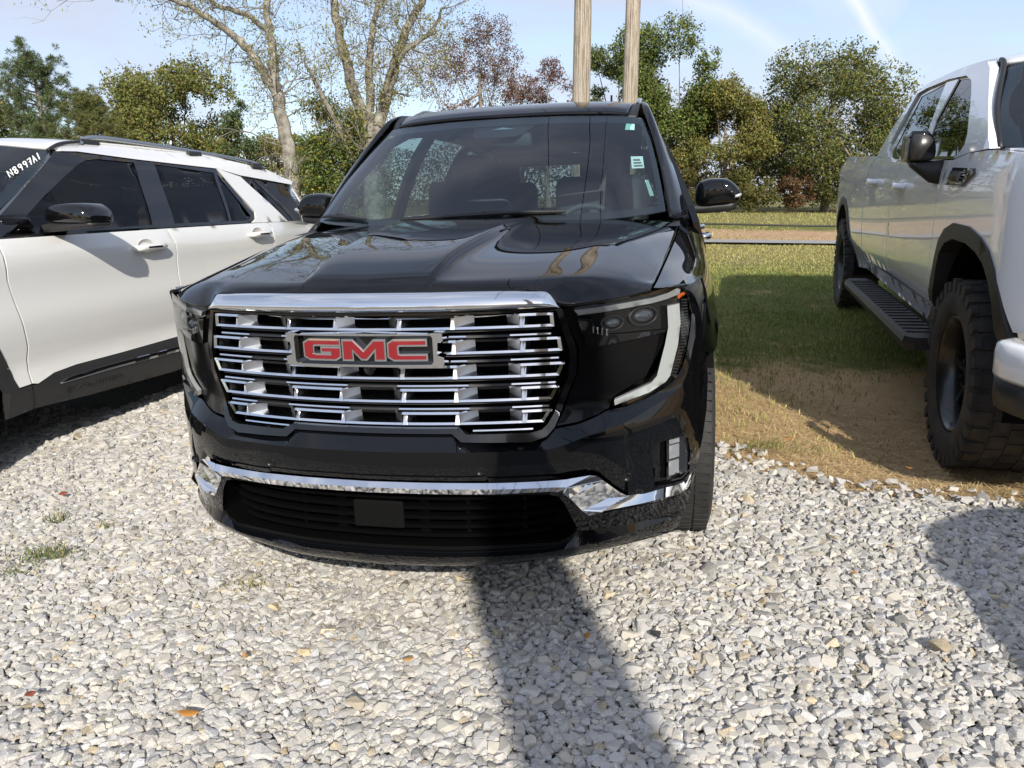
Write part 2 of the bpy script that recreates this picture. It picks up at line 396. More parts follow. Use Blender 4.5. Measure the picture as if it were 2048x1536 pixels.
def stone_shape(k,rng):
    """a broken stone: the hull of a few points, so every stone has its own flat facets and edges"""
    while True:
        p=rng.normal(size=(k,3)); p/=np.linalg.norm(p,axis=1)[:,None]; p*=rng.uniform(.82,1.0,(k,1)); p=np.sign(p)*np.abs(p)**.8
        bm=bmesh.new(); [bm.verts.new(q) for q in p]; r=bmesh.ops.convex_hull(bm,input=bm.verts); bmesh.ops.delete(bm,geom=[v for v in bm.verts if not v.link_faces],context='VERTS')
        bmesh.ops.triangulate(bm,faces=bm.faces); bm.verts.index_update(); V=np.array([v.co[:] for v in bm.verts]); F=np.array([[v.index for v in f.verts] for f in bm.faces]); bm.free()
        if np.all(np.ptp(V,0)>1.35): break
    V=V-(V.max(0)+V.min(0))/2; return V/np.abs(V).max(0),F
RG=np.random.default_rng(3)
SHN=[stone_shape(20,RG) for _ in range(14)]; SHF=[stone_shape(11,RG) for _ in range(14)]
def field(x0,x1,y0,y1,sp,rng):
    a=np.arange(x0,x1,sp); b=np.arange(y0,y1,sp*.88); A,B=np.meshgrid(a,b); A=A+(np.arange(len(b))%2)[:,None]*sp/2
    P=np.stack([A.ravel(),B.ravel()],1); return P+rng.uniform(-.42,.42,P.shape)*sp
Pa=[]
for y0,y1,sp in [(-1.0,.5,.0195),(.5,1.6,.0217),(1.6,3.3,.029)]:
    for layer in (0,1):
        P=field(-3.6,3.4,y0,y1,sp*(1.0 if layer==0 else 1.22),RG); Pa.append(np.column_stack([P,np.full(len(P),layer),np.full(len(P),sp)]))
Pa=np.vstack(Pa)
def xlim(y): return -1.35-.95*(y+1.0), 1.9+.75*(y+1.0)   # wedge in front of the cars
lo_,hi_=xlim(Pa[:,1]); edge=lot_edge(Pa[:,0])
fade=RG.uniform(size=len(Pa))
keep=(Pa[:,0]>lo_-.4)&(Pa[:,0]<hi_+.4)&((Pa[:,1]<edge-.10)|((Pa[:,1]<edge+.28)&(fade<.5*np.exp(-np.clip(Pa[:,1]-edge+.1,0,9)/.11))))
keep&=~((np.abs(Pa[:,0])<.8)&(Pa[:,1]>1.3)); keep&=~((Pa[:,0]<-2.9)&(Pa[:,1]>2.4))
Pa=Pa[keep]; n=len(Pa)
def stone_cols(n,rng):
    v=rng.normal(.50,.06,n).clip(.26,.66); w=rng.normal(0,1,n)
    c=np.stack([v*(1.03+.025*w),v*(.985+.008*w),v*(.912-.03*w)],1)
    tan=rng.uniform(size=n)<.022; c[tan]*=np.array([1.0,.88,.68]); dk=rng.uniform(size=n)<.03; c[dk]*=.6
    return c
M_STONE=mat('limestone',(.4,.39,.37),.9,attr='col',var=(240,(.60,.60,.60),(1.16,1.15,1.12)),spec=.25)
size=RG.lognormal(0,.26,n).clip(.55,1.9)*Pa[:,3]*.66
scl=np.stack([size*RG.uniform(.85,1.4,n),size*RG.uniform(.7,1.05,n),size*RG.uniform(.42,.72,n)],1)
rz_=RG.uniform(0,6.28,n); ti=RG.normal(0,.30,n); ta=RG.uniform(0,6.28,n)
def rotm(rz,ti,ta):
    c,s=np.cos(rz),np.sin(rz); Z=np.zeros((len(rz),3,3)); Z[:,0,0]=c;Z[:,0,1]=-s;Z[:,1,0]=s;Z[:,1,1]=c;Z[:,2,2]=1
    ax=np.stack([np.cos(ta),np.sin(ta),0*ta],1); K=np.zeros((len(rz),3,3)); K[:,0,2]=ax[:,1];K[:,1,2]=-ax[:,0];K[:,2,0]=-ax[:,1];K[:,2,1]=ax[:,0]
    T=np.eye(3)+np.sin(ti)[:,None,None]*K+(1-np.cos(ti))[:,None,None]*(K@K); return T@Z
RM=rotm(rz_,ti,ta)
bump_=.010*noise2(Pa[:,0],Pa[:,1],3.1,9)
pos=np.stack([Pa[:,0],Pa[:,1],gz(Pa[:,0],Pa[:,1])-.004+Pa[:,2]*.009+scl[:,2]*.25+bump_],1)
cl_=stone_cols(n,RG)
camd=np.hypot(Pa[:,0]-CP[0],Pa[:,1]-CP[1]); camd[np.abs(Pa[:,0]-.72)>.85+.0*camd]+=5; show=np.where((Pa[:,2]==1)&(Pa[:,1]>-.42),camd/ (size/.016),99)
near300=np.argsort(show)[:300]; single=np.zeros(n,bool); single[near300]=True
stone_meshes=[]
for k,(V,F) in enumerate(SHN):
    for c in range(2):
        me=bpy.data.meshes.new('stone'); me.from_pydata(V.tolist(),[],F.tolist()); me.polygons.foreach_set('use_smooth',[False]*len(F)); me.materials.append(M_STONE)
        a=me.color_attributes.new('col','FLOAT_COLOR','POINT'); cc=np.ones((len(V),4),np.float32); cc[:,:3]=stone_cols(1,RG)[0]; a.data.foreach_set('color',cc.ravel()); stone_meshes.append(me)
for i in near300:
    o=bpy.data.objects.new('stone',stone_meshes[int(RG.integers(len(stone_meshes)))]); COL.objects.link(o); o.parent=lot
    o.matrix_world=Matrix.Translation(pos[i])@Matrix(RM[i].tolist()).to_4x4()@Matrix.Diagonal((*scl[i],1))
SV=[];ST=[];SCc=[];base=0
nearm=(Pa[:,1]<.0)&(Pa[:,2]==1)
ids=RG.integers(0,14,n)
for isn,SH in ((True,SHN),(False,SHF)):
    for k in range(14):
        q=np.where((ids==k)&(nearm==isn)&~single)[0]
        if not len(q): continue
        V,F=SH[k]; W=np.einsum('nij,nvj->nvi',RM[q],V[None]*scl[q][:,None,:])+pos[q][:,None,:]
        SV.append(W.reshape(-1,3)); ST.append((F[None]+np.arange(len(q))[:,None,None]*len(V)+base).reshape(-1,3)); base+=len(q)*len(V); SCc.append(np.repeat(cl_[q],len(V),0))
gs=fast('loose_gravel',np.vstack(SV),np.vstack(ST),M_STONE,lot,cols=np.vstack(SCc)); gs['kind']='stuff'
# paved path across the field
pxs=np.linspace(-40,60,60); PVv=[]
for t in (0,1): PVv.append(np.stack([pxs,17.15+1.05*t+.03*np.sin(pxs),gz(pxs,np.full(60,17.15+1.05*t))+.03],1))
path=mk('path',np.vstack(PVv),gridf(2,60),mat('worn_asphalt',(.3,.29,.28),.9,var=(6,(.24,.23,.22),(.36,.35,.33)),bump=(80,.004))); tag(path,kind='structure')
# grass blades over the turf
def blades(name,P,h,w,cols,m,parent=None,kind='stuff',lean=.5):
    n=len(P); a=RG.uniform(0,6.28,n); b=RG.uniform(0,6.28,n); l=np.abs(RG.normal(0,lean,n))
    d=np.stack([np.cos(a),np.sin(a),0*a],1); s=np.stack([np.cos(b),np.sin(b),0*a],1)*w[:,None]
    up=np.array([0,0,1.]); hh=h[:,None]; ll=l[:,None]
    V=np.stack([P-s,P+s,P+up*hh*.55+d*hh*ll*.3+s*.7,P+up*hh*.55+d*hh*ll*.3-s*.7,P+up*hh*(1-.25*ll)+d*hh*ll],1).reshape(-1,3)
    base=np.arange(n)[:,None]*5; T=np.concatenate([base+[0,1,2],base+[0,2,3],base+[3,2,4]],0)
    o=fast(name,V,T,m,parent,cols=np.repeat(cols,5,0)); 
    if kind: o['kind']=kind
    return o
M_GRASS=mat('grass_blade',(.1,.12,.03),.7,attr='col',spec=.2)
def grass_cols(n,dryf):
    g=np.array([.14,.205,.035]); y=np.array([.44,.36,.15]); f=np.clip(dryf+RG.normal(0,.22,n),0,1)[:,None]
    return (g*(1-f)+y*f)*RG.uniform(.65,1.35,(n,1))
gp=[]
for (y0,y1,dn) in [(2.0,4,1900),(4,7,1500),(7,12,850),(12,17,480)]:
    x0,x1=.95,5+.45*y0; k=int((x1-x0)*(y1-y0)*dn); gp.append(np.stack([RG.uniform(x0,x1,k),RG.uniform(y0,y1,k)],1))
gp=np.vstack(gp)
nz=noise2(gp[:,0],gp[:,1],2.6,21)
nz2=noise2(gp[:,0],gp[:,1],6.5,22); cover=np.clip(.12+.75*ss(1.9,5.2,gp[:,1]+.3*(1.6-np.clip(gp[:,0],0,3.2)))-.6*np.exp(-((gp[:,0]-2.35)**2/.7+(gp[:,1]-2.4)**2/2.2))+.45*nz+.35*nz2,0.03,1)
cover*=np.where(gp[:,1]<lot_edge(gp[:,0])+.2,.0,1)
sel=RG.uniform(size=len(gp))<cover; gp=gp[sel]; nz=nz[sel]; ng=len(gp)
dry_=.20+.55*ss(9,14,gp[:,1])-.15*nz+.45*(1-ss(2.5,4.2,gp[:,1]))
hh_=RG.uniform(.018,.05,ng)*(1+.4*np.clip(nz,0,1))
blades('turf_grass',np.column_stack([gp,gz(gp[:,0],gp[:,1])-.02]),hh_,RG.uniform(.0016,.0032,ng)*(1+.10*gp[:,1]),grass_cols(ng,dry_),M_GRASS,lean=.9)
# coarse dry grass over the far field and the foot of the bank
nf=16000; fx=RG.uniform(-4,16,nf); fy=RG.uniform(18.4,39,nf); nzf=noise2(fx,fy,1.3,44); kf=(nzf>.1)|(fy>26); fx,fy=fx[kf],fy[kf]; nf=len(fx)
fgr=blades('field_grass',np.column_stack([fx,fy,gz(fx,fy)-.03]),RG.uniform(.04,.11,nf),RG.uniform(.006,.013,nf),grass_cols(nf,np.full(nf,.62)),M_GRASS,lean=.9); tag(fgr,'mown dry grass over the field behind the path','grass')
# straw litter lying on the bare soil
ns=14000; sx=RG.uniform(.95,4.5,ns); sy=lot_edge(sx)+RG.uniform(-.10,1.9,ns)**1.0; so_=np.column_stack([sx,sy,gz(sx,sy)-.022+RG.uniform(0,.012,ns)])
a=RG.uniform(0,6.28,ns); ln=RG.uniform(.012,.045,ns); d=np.stack([np.cos(a)*ln,np.sin(a)*ln,RG.normal(0,.004,ns)],1); s=np.stack([-np.sin(a)*.0013,np.cos(a)*.0013,0*a],1)
SVv=np.stack([so_-d-s,so_-d+s,so_+d+s,so_+d-s],1).reshape(-1,3); cst=np.repeat(np.array([[.60,.45,.23]])*RG.uniform(.5,1.35,(ns,1)),4,0)
st=fast('straw_litter',SVv,np.arange(ns*4).reshape(-1,4),M_GRASS,cols=cst,n=4); tag(st,'pale dry straw scattered over the bare soil by the gravel','straw',kind='stuff')
for o in COL.objects:
    if o.name=='turf_grass': tag(o,'short green and dry grass on the verge between the cars','grass')
# weeds, leaves and odd stones on the gravel
def tuft(x,y,r,k,hmax,label,flat=1.6,dryf=.25):
    P=np.column_stack([x+RG.normal(0,r,k)*1.3,y+RG.normal(0,r,k)*.6,np.full(k,.012)]); h=RG.uniform(.35,1,k)*hmax
    o=blades('weed_tuft',P-[x,y,0],h,RG.uniform(.0014,.003,k),grass_cols(k,np.full(k,dryf))*(.62 if dryf<.5 else 1),M_GRASS,kind=None,lean=flat); o.location=(x,y,gz(x,y)); tag(o,label,'weed')
tuft(-1.53,.36,.055,110,.07,'green weed tuft spreading over the gravel at the far left')
tuft(-1.62,.22,.045,50,.06,'smaller weed tuft just in front of the big one on the gravel')
tuft(-1.78,.66,.02,26,.09,'thin grass sprig on the gravel behind the big weed tuft')
tuft(-1.50,.62,.012,9,.07,'sparse three-blade sprig on the gravel right of the thin sprig')
tuft(1.36,2.02,.09,120,.06,'green crabgrass clump on bare soil between the black car and the truck',2.2,.1)
tuft(-.62,.25,.05,40,.05,'dry yellowish weed flattened on the gravel before the black bumper',2.2,.9)
def leaf(x,y,l,w,rz,col,label,curl=.25):
    n=9; t=np.linspace(0,1,n); wd=w*np.sin(np.pi*np.clip(t,.02,.98))**.8; zz=curl*l*(4*(t-.5)**2)*.6
    V=np.concatenate([np.stack([(t-.5)*l,s*wd,zz+abs(s)*wd*.35],1) for s in (-1,0,1)])
    o=mk('fallen_leaf',V,gridf(3,n),mat('leaf_%s'%col,{'orange':(.42,.19,.04),'rust':(.25,.07,.035),'tan':(.46,.27,.10)}[col],.7),smooth=True)
    so=o.modifiers.new('s','SOLIDIFY'); so.thickness=.0008
    o.location=(x,y,float(gz(x,y))+.035); o.rotation_euler=(RG.uniform(-.4,.4),RG.uniform(-.3,.3),rz); tag(o,label,'leaf','fallen leaves on the ground')
leaf(-.39,-.42,.055,.011,.5,'orange','curled orange brown leaf on the gravel at bottom left')
leaf(-.88,-.42,.03,.010,1.2,'rust','small rust red leaf on the gravel near the left bottom corner')
leaf(-1.97,.90,.04,.014,.9,'rust','reddish brown leaf on the gravel by the white car shadow')
leaf(.107,-.10,.035,.009,.1,'tan','pale tan leaf flat on the sunlit gravel left of the pole shadow')
leaf(.60,.10,.03,.008,1.3,'orange','small orange leaf at the right edge of the pole shadow')
leaf(1.46,.62,.022,.006,1.4,'orange','tiny orange leaf on the sunlit gravel before the right-hand shadow')
leaf(.56,-.52,.04,.008,-.5,'rust','dark rust leaf inside the pole shadow at the bottom edge')
leaf(-.38,-.16,.035,.008,-.7,'tan','slim tan leaf on the gravel below the black car bumper')
leaf(1.45,2.12,.05,.008,.1,'orange','orange leaf lying on the bare soil by the black car')
leaf(2.0,1.95,.04,.010,.3,'orange','orange leaf on the soil in front of the truck tyre')
def rock(x,y,r,col,label):
    V,F=SHF[int(RG.integers(14))]; o=fast('large_stone',V*[r*1.25,r,r*.55],F,mat('stone_%s'%label[:6],col,.9,bump=(90,.004)),smooth=False); o.location=(x,y,float(gz(x,y))+.035); tag(o,label,'stone')
rock(1.60,.20,.026,(.34,.28,.19),'large tan stone on the gravel at the right by the shadow')
rock(.80,.14,.014,(.03,.03,.032),'small black stone among the pale gravel on the right')
rock(.03,-.30,.022,(.36,.31,.23),'big tan stone among the gravel at the left of the pole shadow')
# ================================================================ black SUV (local frame = world: x across, y back from the nose, z up)
suv=empty('parked_car',(0,2.5,0),0,'glossy black SUV with wide chrome grille facing the viewer','car','cars parked side by side on the gravel lot')
SUVM=Matrix.Translation((0,-2.5,0))
class Sub:      # parts are modelled in nose coordinates and hung under the car's empty
    pass
_suv_parts=[]
def P_(o): o.matrix_parent_inverse=SUVM if o.parent is suv else Matrix.Identity(4); return o
_P=pchip([0,.2,.32,.42,.53,.62,.7,.8,.9,.95,1.0,1.05],[-.03,-.02,0,.03,.067,.115,.18,.29,.45,.58,.85,1.3])
def fas(x,z):
    x=abs(x); return float(_P(x)+(.035*ss(.645,.75,z)+.02*ss(.45,.3,z))*(1-ss(.75,.9,x)))
def S_f(x,z,d): return (x,fas(x,z)+d,z)
def both(fn,*a,**k):
    for mi in (False,True): P_(fn(*a,mirror=mi,**k))
def P3(k): return (k[0],fas(k[0],k[1])+(k[2] if len(k)>2 else 0),k[1])
def strip(name,A,B,m,parent=suv,n=5,nv=4,bulge=0,mir=True,follow=False):
    """surface lofted between two feature lines with matching knots (x,z,offset), mirrored across the car"""
    a=crs([P3(k) for k in A],n); b=crs([P3(k) for k in B],n); rows=[]
    for j in range(nv+1):
        t=j/nv; r=a*(1-t)+b*t
        if follow: r[:,1]=[fas(q[0],q[2])+.016*t**4 for q in r]
        r[:,1]-=bulge*4*t*(1-t); rows.append(r)
    G=np.array(rows)
    if mir: Mi=G[:,::-1].copy(); Mi[:,:,0]*=-1; G=np.concatenate([Mi[:,:-1],G],1)
    return P_(mk(name,G.reshape(-1,3),gridf(*G.shape[:2]),m,parent))
# ---- bumper cover: shelf, face, lower lip
bump_=strip('front_bumper',[(0,.683,.03),(.12,.683,.03),(.236,.683,.03),(.265,.66,.03),(.453,.651,.03),(.476,.658,.03),(.511,.68,.03),(.575,.688,.03),(.621,.70,.03),(.662,.714,.03),(.712,.715,.025),(.772,.728,.02),(.823,.751,.012),(.854,.777,.01),(.874,.822,.006),(.887,.893,.004),(.892,.958,.0)],
  [(0,.64),(.12,.64),(.247,.64),(.274,.639),(.459,.636),(.498,.635),(.536,.642),(.61,.662),(.655,.67),(.701,.676),(.773,.700),(.837,.722),(.866,.742),(.881,.775),(.891,.815),(.905,.882),(.902,.958)],M_BLACK)
strip('bumper_face',[(0,.64),(.15,.64),(.247,.64),(.339,.639),(.41,.637),(.498,.635),(.555,.647),(.61,.662),(.635,.667),(.655,.67),(.68,.674),(.701,.676)],
  [(0,.551),(.177,.551),(.328,.55),(.339,.545),(.41,.541),(.505,.542),(.555,.543),(.616,.544),(.631,.54),(.646,.526),(.692,.476),(.716,.454)],M_BLACK,nv=8,follow=True)
SIDE=[(.701,.676),(.773,.700),(.837,.722),(.866,.742),(.881,.775),(.891,.815),(.905,.882),(.902,.958),(.93,.88),(.945,.80),(.953,.72),(.952,.62),(.94,.53),(.922,.45),(.915,.428),(.904,.432),(.892,.426),(.874,.42),(.816,.435),(.761,.442),(.716,.454)]
both(plate,'bumper_corner',SIDE,S_f,M_BLACK,suv,step=.025,thick=.02,holes=[[(.776,.586),(.821,.587),(.88,.579),(.889,.566),(.899,.506),(.898,.439),(.874,.428),(.823,.443),(.79,.452)]])
both(plate,'lower_corner',[(.605,.417),(.623,.414),(.682,.412),(.761,.4),(.845,.38),(.887,.38),(.909,.419),(.920,.44),(.903,.37),(.885,.315),(.845,.3225),(.777,.34),(.652,.363),(.576,.369),(.571,.39),(.543,.465),(.525,.49),(.501,.497),(.504,.515),(.525,.512),(.54,.502),(.554,.483),(.587,.437)],S_f,M_BLACK,suv,off=.008,step=.025,thick=.02)
strip('lip_top',[(0,.344,.045),(.153,.344,.045),(.324,.345,.045),(.516,.340,.04),(.553,.353,.03),(.576,.369,.01),(.652,.363,.01),(.777,.34,.008),(.845,.322,.0),(.875,.318,.0)],
  [(0,.318,-.008),(.158,.318,-.008),(.33,.318,-.008),(.48,.318,-.008),(.545,.325,-.008),(.60,.327,-.008),(.66,.325,-.006),(.78,.3225,-.004),(.85,.319,-.002),(.88,.313,0)],M_BLACK,nv=3)
strip('lip_face',[(0,.318,-.008),(.158,.318,-.008),(.33,.318,-.008),(.48,.318,-.008),(.545,.325,-.008),(.60,.327,-.008),(.66,.325,-.006),(.78,.3225,-.004),(.85,.319,-.002),(.88,.313,0),(.888,.312,0)],
  [(0,.268,.03),(.15,.27,.03),(.30,.272,.03),(.45,.278,.03),(.53,.282,.03),(.60,.283,.03),(.66,.28,.03),(.76,.272,.03),(.83,.258,.03),(.855,.256,.03),(.868,.262,.02)],M_BLACK,nv=4,bulge=.006)
strip('undertray',[(0,.268,.03),(.30,.272,.03),(.53,.282,.03),(.66,.28,.03),(.83,.258,.03),(.868,.262,.02)],[(0,.25,.5),(.3,.25,.5),(.53,.25,.5),(.66,.25,.45),(.83,.25,.2),(.868,.26,.05)],M_PLASTIC,nv=2)
# chrome trim across the bumper: hand-set facets
def chrome_trim():
    T=[(0,.553,-.004),(.177,.553,-.004),(.328,.550,-.004),(.41,.546,-.004),(.505,.544,-.004),(.555,.543,-.004)]; PK=(.616,.544,-.004); PK2=(.631,.54,-.006); TV0=(.646,.526,-.008); TV1=(.692,.476,-.01); TV=(.716,.454,-.004)
    TO=[(.761,.442,.006),(.816,.435,.006),(.874,.42,.006),(.892,.426,.004),(.904,.432,.002)]
    Mi=[(0,.540,-.018),(.177,.539,-.018),(.328,.537,-.018),(.41,.532,-.018),(.505,.530,-.02),(.554,.525,-.02)]; M2=(.646,.433,-.018); MO=[(.761,.419,-.018),(.82,.409,-.018),(.869,.396,-.014),(.899,.413,-.008)]
    B=[(0,.522,-.010),(.177,.522,-.010),(.328,.519,-.010),(.41,.516,-.010),(.504,.513,-.008),(.54,.502,.0)]; BL=[(.554,.483,.01),(.587,.437,.012),(.605,.417,.012),(.623,.414,.012)]
    BO=[(.761,.40,.012),(.82,.386,.012),(.887,.38,.012),(.909,.419,.008)]
    b=MB()
    def fan(ps):
        V=[P3(k) for k in ps]; b.add(V,[list(range(len(V)))])
    fan([T[5],PK,Mi[5]])
    fan([Mi[5],PK,PK2]); fan([Mi[5],PK2,TV0]); fan([Mi[5],TV0,BL[0]]); fan([Mi[5],BL[0],B[5]]); fan([BL[0],TV0,TV1,BL[1]]); fan([BL[1],TV1,TV]); fan([BL[1],TV,M2]); fan([BL[1],M2,BL[2]]); fan([BL[2],M2,BL[3]])
    lo=[(T,Mi),(Mi,B),([TV,TO[0],TO[1],TO[2],TO[4]],[M2]+MO),([M2]+MO,[BL[3]]+BO)]
    return b,lo
cb,lofts=chrome_trim()
for mi in (False,True):
    o=P_(cb.build('chrome_bumper_trim',M_CHROME,suv,mirror=mi)); s=o.modifiers.new('s','SOLIDIFY'); s.thickness=.006; s.offset=0
    for A_,B_ in lofts:
        a=crs([P3(k) for k in A_],5); bb_=crs([P3(k) for k in B_],5); G=np.array([a*(1-t)+bb_*t for t in (0,.33,.67,1)]); G[:,:,0]*=-1 if mi else 1
        mk('trim_facet',G.reshape(-1,3),gridf(*G.shape[:2],flip=mi),M_CHROME,o)
# ---- lower intake: cavity, slats, radar plate
OPN=[(0,.517),(.169,.515),(.501,.497),(.525,.49),(.543,.465),(.571,.39),(.571,.37),(.553,.353),(.516,.34),(.324,.345),(0,.344)]
OPF=OPN+[(-x,z) for x,z in OPN[-2:0:-1]]
intake=P_(plate('lower_intake',OPF,S_f,M_DARK,suv,off=.13,thick=.01,step=.05))
rim=offset_poly(OPF,.012)
P_(plate('intake_rim',rim,S_f,M_SLAT,suv,off=.012,thick=.12,step=.04,holes=[OPF]))
for k,z in enumerate((.487,.457,.427,.397,.367)):
    b=MB(); xm=.49+.035*(1-abs(k-2)/2.4)+.02*k*0; xs=np.linspace(-xm,xm,41)
    pr=[];
    for x in xs:
        y=fas(x,z)+.045+.03*ss(.42,.55,abs(x)); pr.append([(x,y,z-.004),(x,y-.014,z),(x,y,z+.005),(x,y+.04,z+.003)])
    V=np.array(pr).reshape(-1,3); b.add(V,gridf(41,4,closed=True)+[[3,2,1,0],[160,161,162,163]])
    b.build('intake_slat',M_SLAT,intake)
for x in (-.42,-.26,-.13,.13,.26,.42):
    MB().box((x,fas(x,.43)+.085,.43),(.012 if abs(x)>.2 else .03,.02,.16)).build('intake_rib',M_SLAT,intake)
MB().box((0.005,fas(0,.43)+.036,.437),(.155,.012,.085)).build('radar_cover',M_DARK,intake,bevel=.006)
# ---- grille
GRS=lambda x:.03+.30*x*x
def S_g(x,z,d): return (x,GRS(x)+d,z)
gr=P_(plate('grille',[(-.53,1.02),(.53,1.02),(.562,.9),(.562,.84),(.535,.76),(.50,.675),(.27,.668),(.24,.69),(-.24,.69),(-.27,.668),(-.50,.675),(-.535,.76),(-.562,.84),(-.562,.9)],S_g,M_DARK,suv,off=.075,thick=.01,step=.06))
# dark surround
SUR=[(0,1.022),(.537,1.022),(.575,.905),(.573,.832),(.552,.787),(.532,.73),(.516,.690),(.495,.668),(.455,.655),(.265,.664),(.238,.686),(0,.686)]
SURI=[(0,1.016),(.524,1.016),(.556,.90),(.554,.835),(.534,.785),(.512,.725),(.497,.700),(.482,.686),(.455,.680),(.280,.684),(.25,.699),(0,.699)]
full=lambda Q:Q+[(-x,z) for x,z in Q[-2:0:-1]]
P_(plate('grille_surround',full(SUR),lambda x,z,d:(x,min(fas(x,z)+.016,GRS(x)+.03)+d,z),M_PIANO,suv,off=0,thick=.02,step=.03,holes=[full(SURI)]))
rows=[(1.012,.974,.515,.518),(.944,.905,.533,.538),(.873,.835,.543,.528),(.807,.768,.527,.508),(.739,.702,.507,.484)]
X0,X1,X2=.088,.252,.425      # cell borders: recess | frame | recess | outer frame
TILT=.5
def seg_bar(b,x0,x1,z0,z1,d0,d1,n=4,dep=.012):
    """bar between two stations, its front following the bowed grille, d = setback"""
    xs=np.linspace(x0,x1,n+1); V=[]
    for i,x in enumerate(xs):
        d=d0+(d1-d0)*i/n; y=GRS(x)+d; V+=[(x,y,z0),(x,y+TILT*(z1-z0),z1),(x,y+dep,z1+.001),(x,y+dep,z0)]
    b.add(V,gridf(n+1,4,closed=True)+[[3,2,1,0],[4*n,4*n+1,4*n+2,4*n+3]])
def quadp(b,*ps): b.add(np.array(ps),[list(range(len(ps)))])
for ri,(zt,zb,xt,xb) in enumerate(rows):
    b=MB(); w=MB(); fl=MB(); t=.0064; RC=.046
    for sg in (1,-1):
        f=lambda x:sg*x
        # straight lower blade with a ledge running back
        seg_bar(b,f(0),f(xb),zb,zb+t,0,0,14)
        for (a,c) in ((0,X0),(X1,X2)):     # recessed cells: ledge, slanting walls, set-back top blade
            aa,cc=(0,X0-.036) if a==0 else (X1+.042,X2-.042)
            y=lambda x,d:GRS(x)+d
            quadp(fl,(f(a),y(a,.002),zb+t),(f(c),y(c,.002),zb+t),(f(cc),y(cc,RC),zb+t+.006),(f(aa),y(aa,RC),zb+t+.006))
            quadp(w,(f(c),y(c,0),zb),(f(c),y(c,0),zt),(f(cc),y(cc,RC),zt-.007),(f(cc),y(cc,RC),zb))
            if a: quadp(w,(f(a),y(a,0),zb),(f(a),y(a,0),zt),(f(aa),y(aa,RC),zt-.007),(f(aa),y(aa,RC),zb))
            seg_bar(b,f(aa),f(cc),zt-t-.007,zt-.007,RC-.004,RC-.004,4)
            seg_bar(b,f(cc),f(c),zt-.004,zt-.001,RC-.004,0,2)
            if a: seg_bar(b,f(a),f(aa),zt-.004,zt-.001,0,RC-.004,2)
        # flush frames
        for (a,c,ct) in ((X0,X1,X1),(X2,xb,xt)):
            seg_bar(b,f(a),f(ct),zt-t,zt,0,0,6); seg_bar(w,f(a),f(a+.013),zb,zt-.001,-.0006,-.0006,1)
            y=GRS
            if c==X1: seg_bar(w,f(c-.013),f(c),zb,zt-.001,-.0006,-.0006,1)
            else:
                V=[(f(xb-.01),y(xb),zb),(f(xb),y(xb),zb),(f(xt),y(xt),zt),(f(xt-.01),y(xt),zt)]; b.prism(V,(0,.012,0))
                b.prism([(f(xb),y(xb),zb),(f(xt),y(xt),zt),(f(xt+.014),y(xt)+.03,zt+.008),(f(xb+.014),y(xb)+.03,zb+.004)],(0,.004,0))
            quadp(fl,(f(a+.009),y(a)+.006,zb+t),(f(c-.009),y(c)+.006,zb+t),(f(c-.016),y(c)+.06,zb+t+.005),(f(a+.02),y(a)+.06,zb+t+.005))
            quadp(w,(f(a+.009),y(a)+.006,zb+t),(f(a+.009),y(a)+.006,zt-t),(f(a+.02),y(a)+.06,zt-t),(f(a+.02),y(a)+.06,zb+t))
            quadp(w,(f(c-.009),y(c)+.006,zb+t),(f(c-.009),y(c)+.006,zt-t),(f(c-.02),y(c)+.06,zt-t),(f(c-.02),y(c)+.06,zb+t))
    gb=b.build('grille_blade',M_CHROME,gr); wo_=w.build('grille_cell_wall',M_SATIN,gr); wo_['kind']='stuff'; fo_=fl.build('grille_ledge',M_DCHR,gr); fo_['kind']='stuff'
    # black louvre and thin bright line under each blade row
    zz=zb-.020
    if ri<5:
        d=MB()
        for z,dp in ((zb-.009,.012),(zb-.026,.012)):
            for sg in (1,-1): seg_bar(d,0,sg*(xb-.01 if ri<4 else .44),z,z+.006,.012,.012,10,.05)
        if ri<4: d.build('grille_louvre',M_PLASTIC,gr)
        for sg in (1,-1):
            for a,c in ((X0-.012,X1+.026),(X2-.028,xb-.012)):
                if ri==4: a,c=(.285,.452)
                e=MB(); seg_bar(e,sg*a,sg*c,zz-.0035,zz+.0005,.010,.010,6,.02); e.build('grille_accent',M_CHROME,gr)
                if ri==4: break
# chrome bar above the grille
BARY=lambda x:.010+.33*x*x
bt=[(0,1.079),(.2,1.078),(.323,1.077),(.43,1.074),(.486,1.071),(.504,1.064),(.519,1.048),(.533,1.028)]
bm=[(0,1.040),(.2,1.040),(.323,1.039),(.43,1.038),(.486,1.037),(.504,1.034),(.519,1.030),(.533,1.026)]
bb=[(0,1.023),(.2,1.023),(.321,1.0235),(.427,1.024),(.486,1.025),(.504,1.0255),(.519,1.026),(.533,1.024)]
G=[]
for L_,ds in ((bt,[.030]*8),(bt,[.012]*8),(bm,[-.014]*5+[-.010,-.006,0]),(bb,[.006]*8),(bb,[.04]*8)):
    K=crs([(x,BARY(x)+d,z) for (x,z),d in zip(L_,ds)],4); G.append(K)
rowsG=[G[0]]
for i in range(4):
    for t in (.5,1.0) if i!=1 else (.15,.3,.5,.7,.85,1.0): 
        r=G[i]*(1-t)+G[i+1]*t
        if i==1: r=r.copy(); r[:,1]-=.006*4*t*(1-t)
        rowsG.append(r)
G=np.array(rowsG); Mi=G[:,::-1].copy(); Mi[:,:,0]*=-1; G=np.concatenate([Mi[:,:-1],G],1)
barO=P_(mk('chrome_header_bar',G.reshape(-1,3),gridf(*G.shape[:2]),M_CHROME,suv))
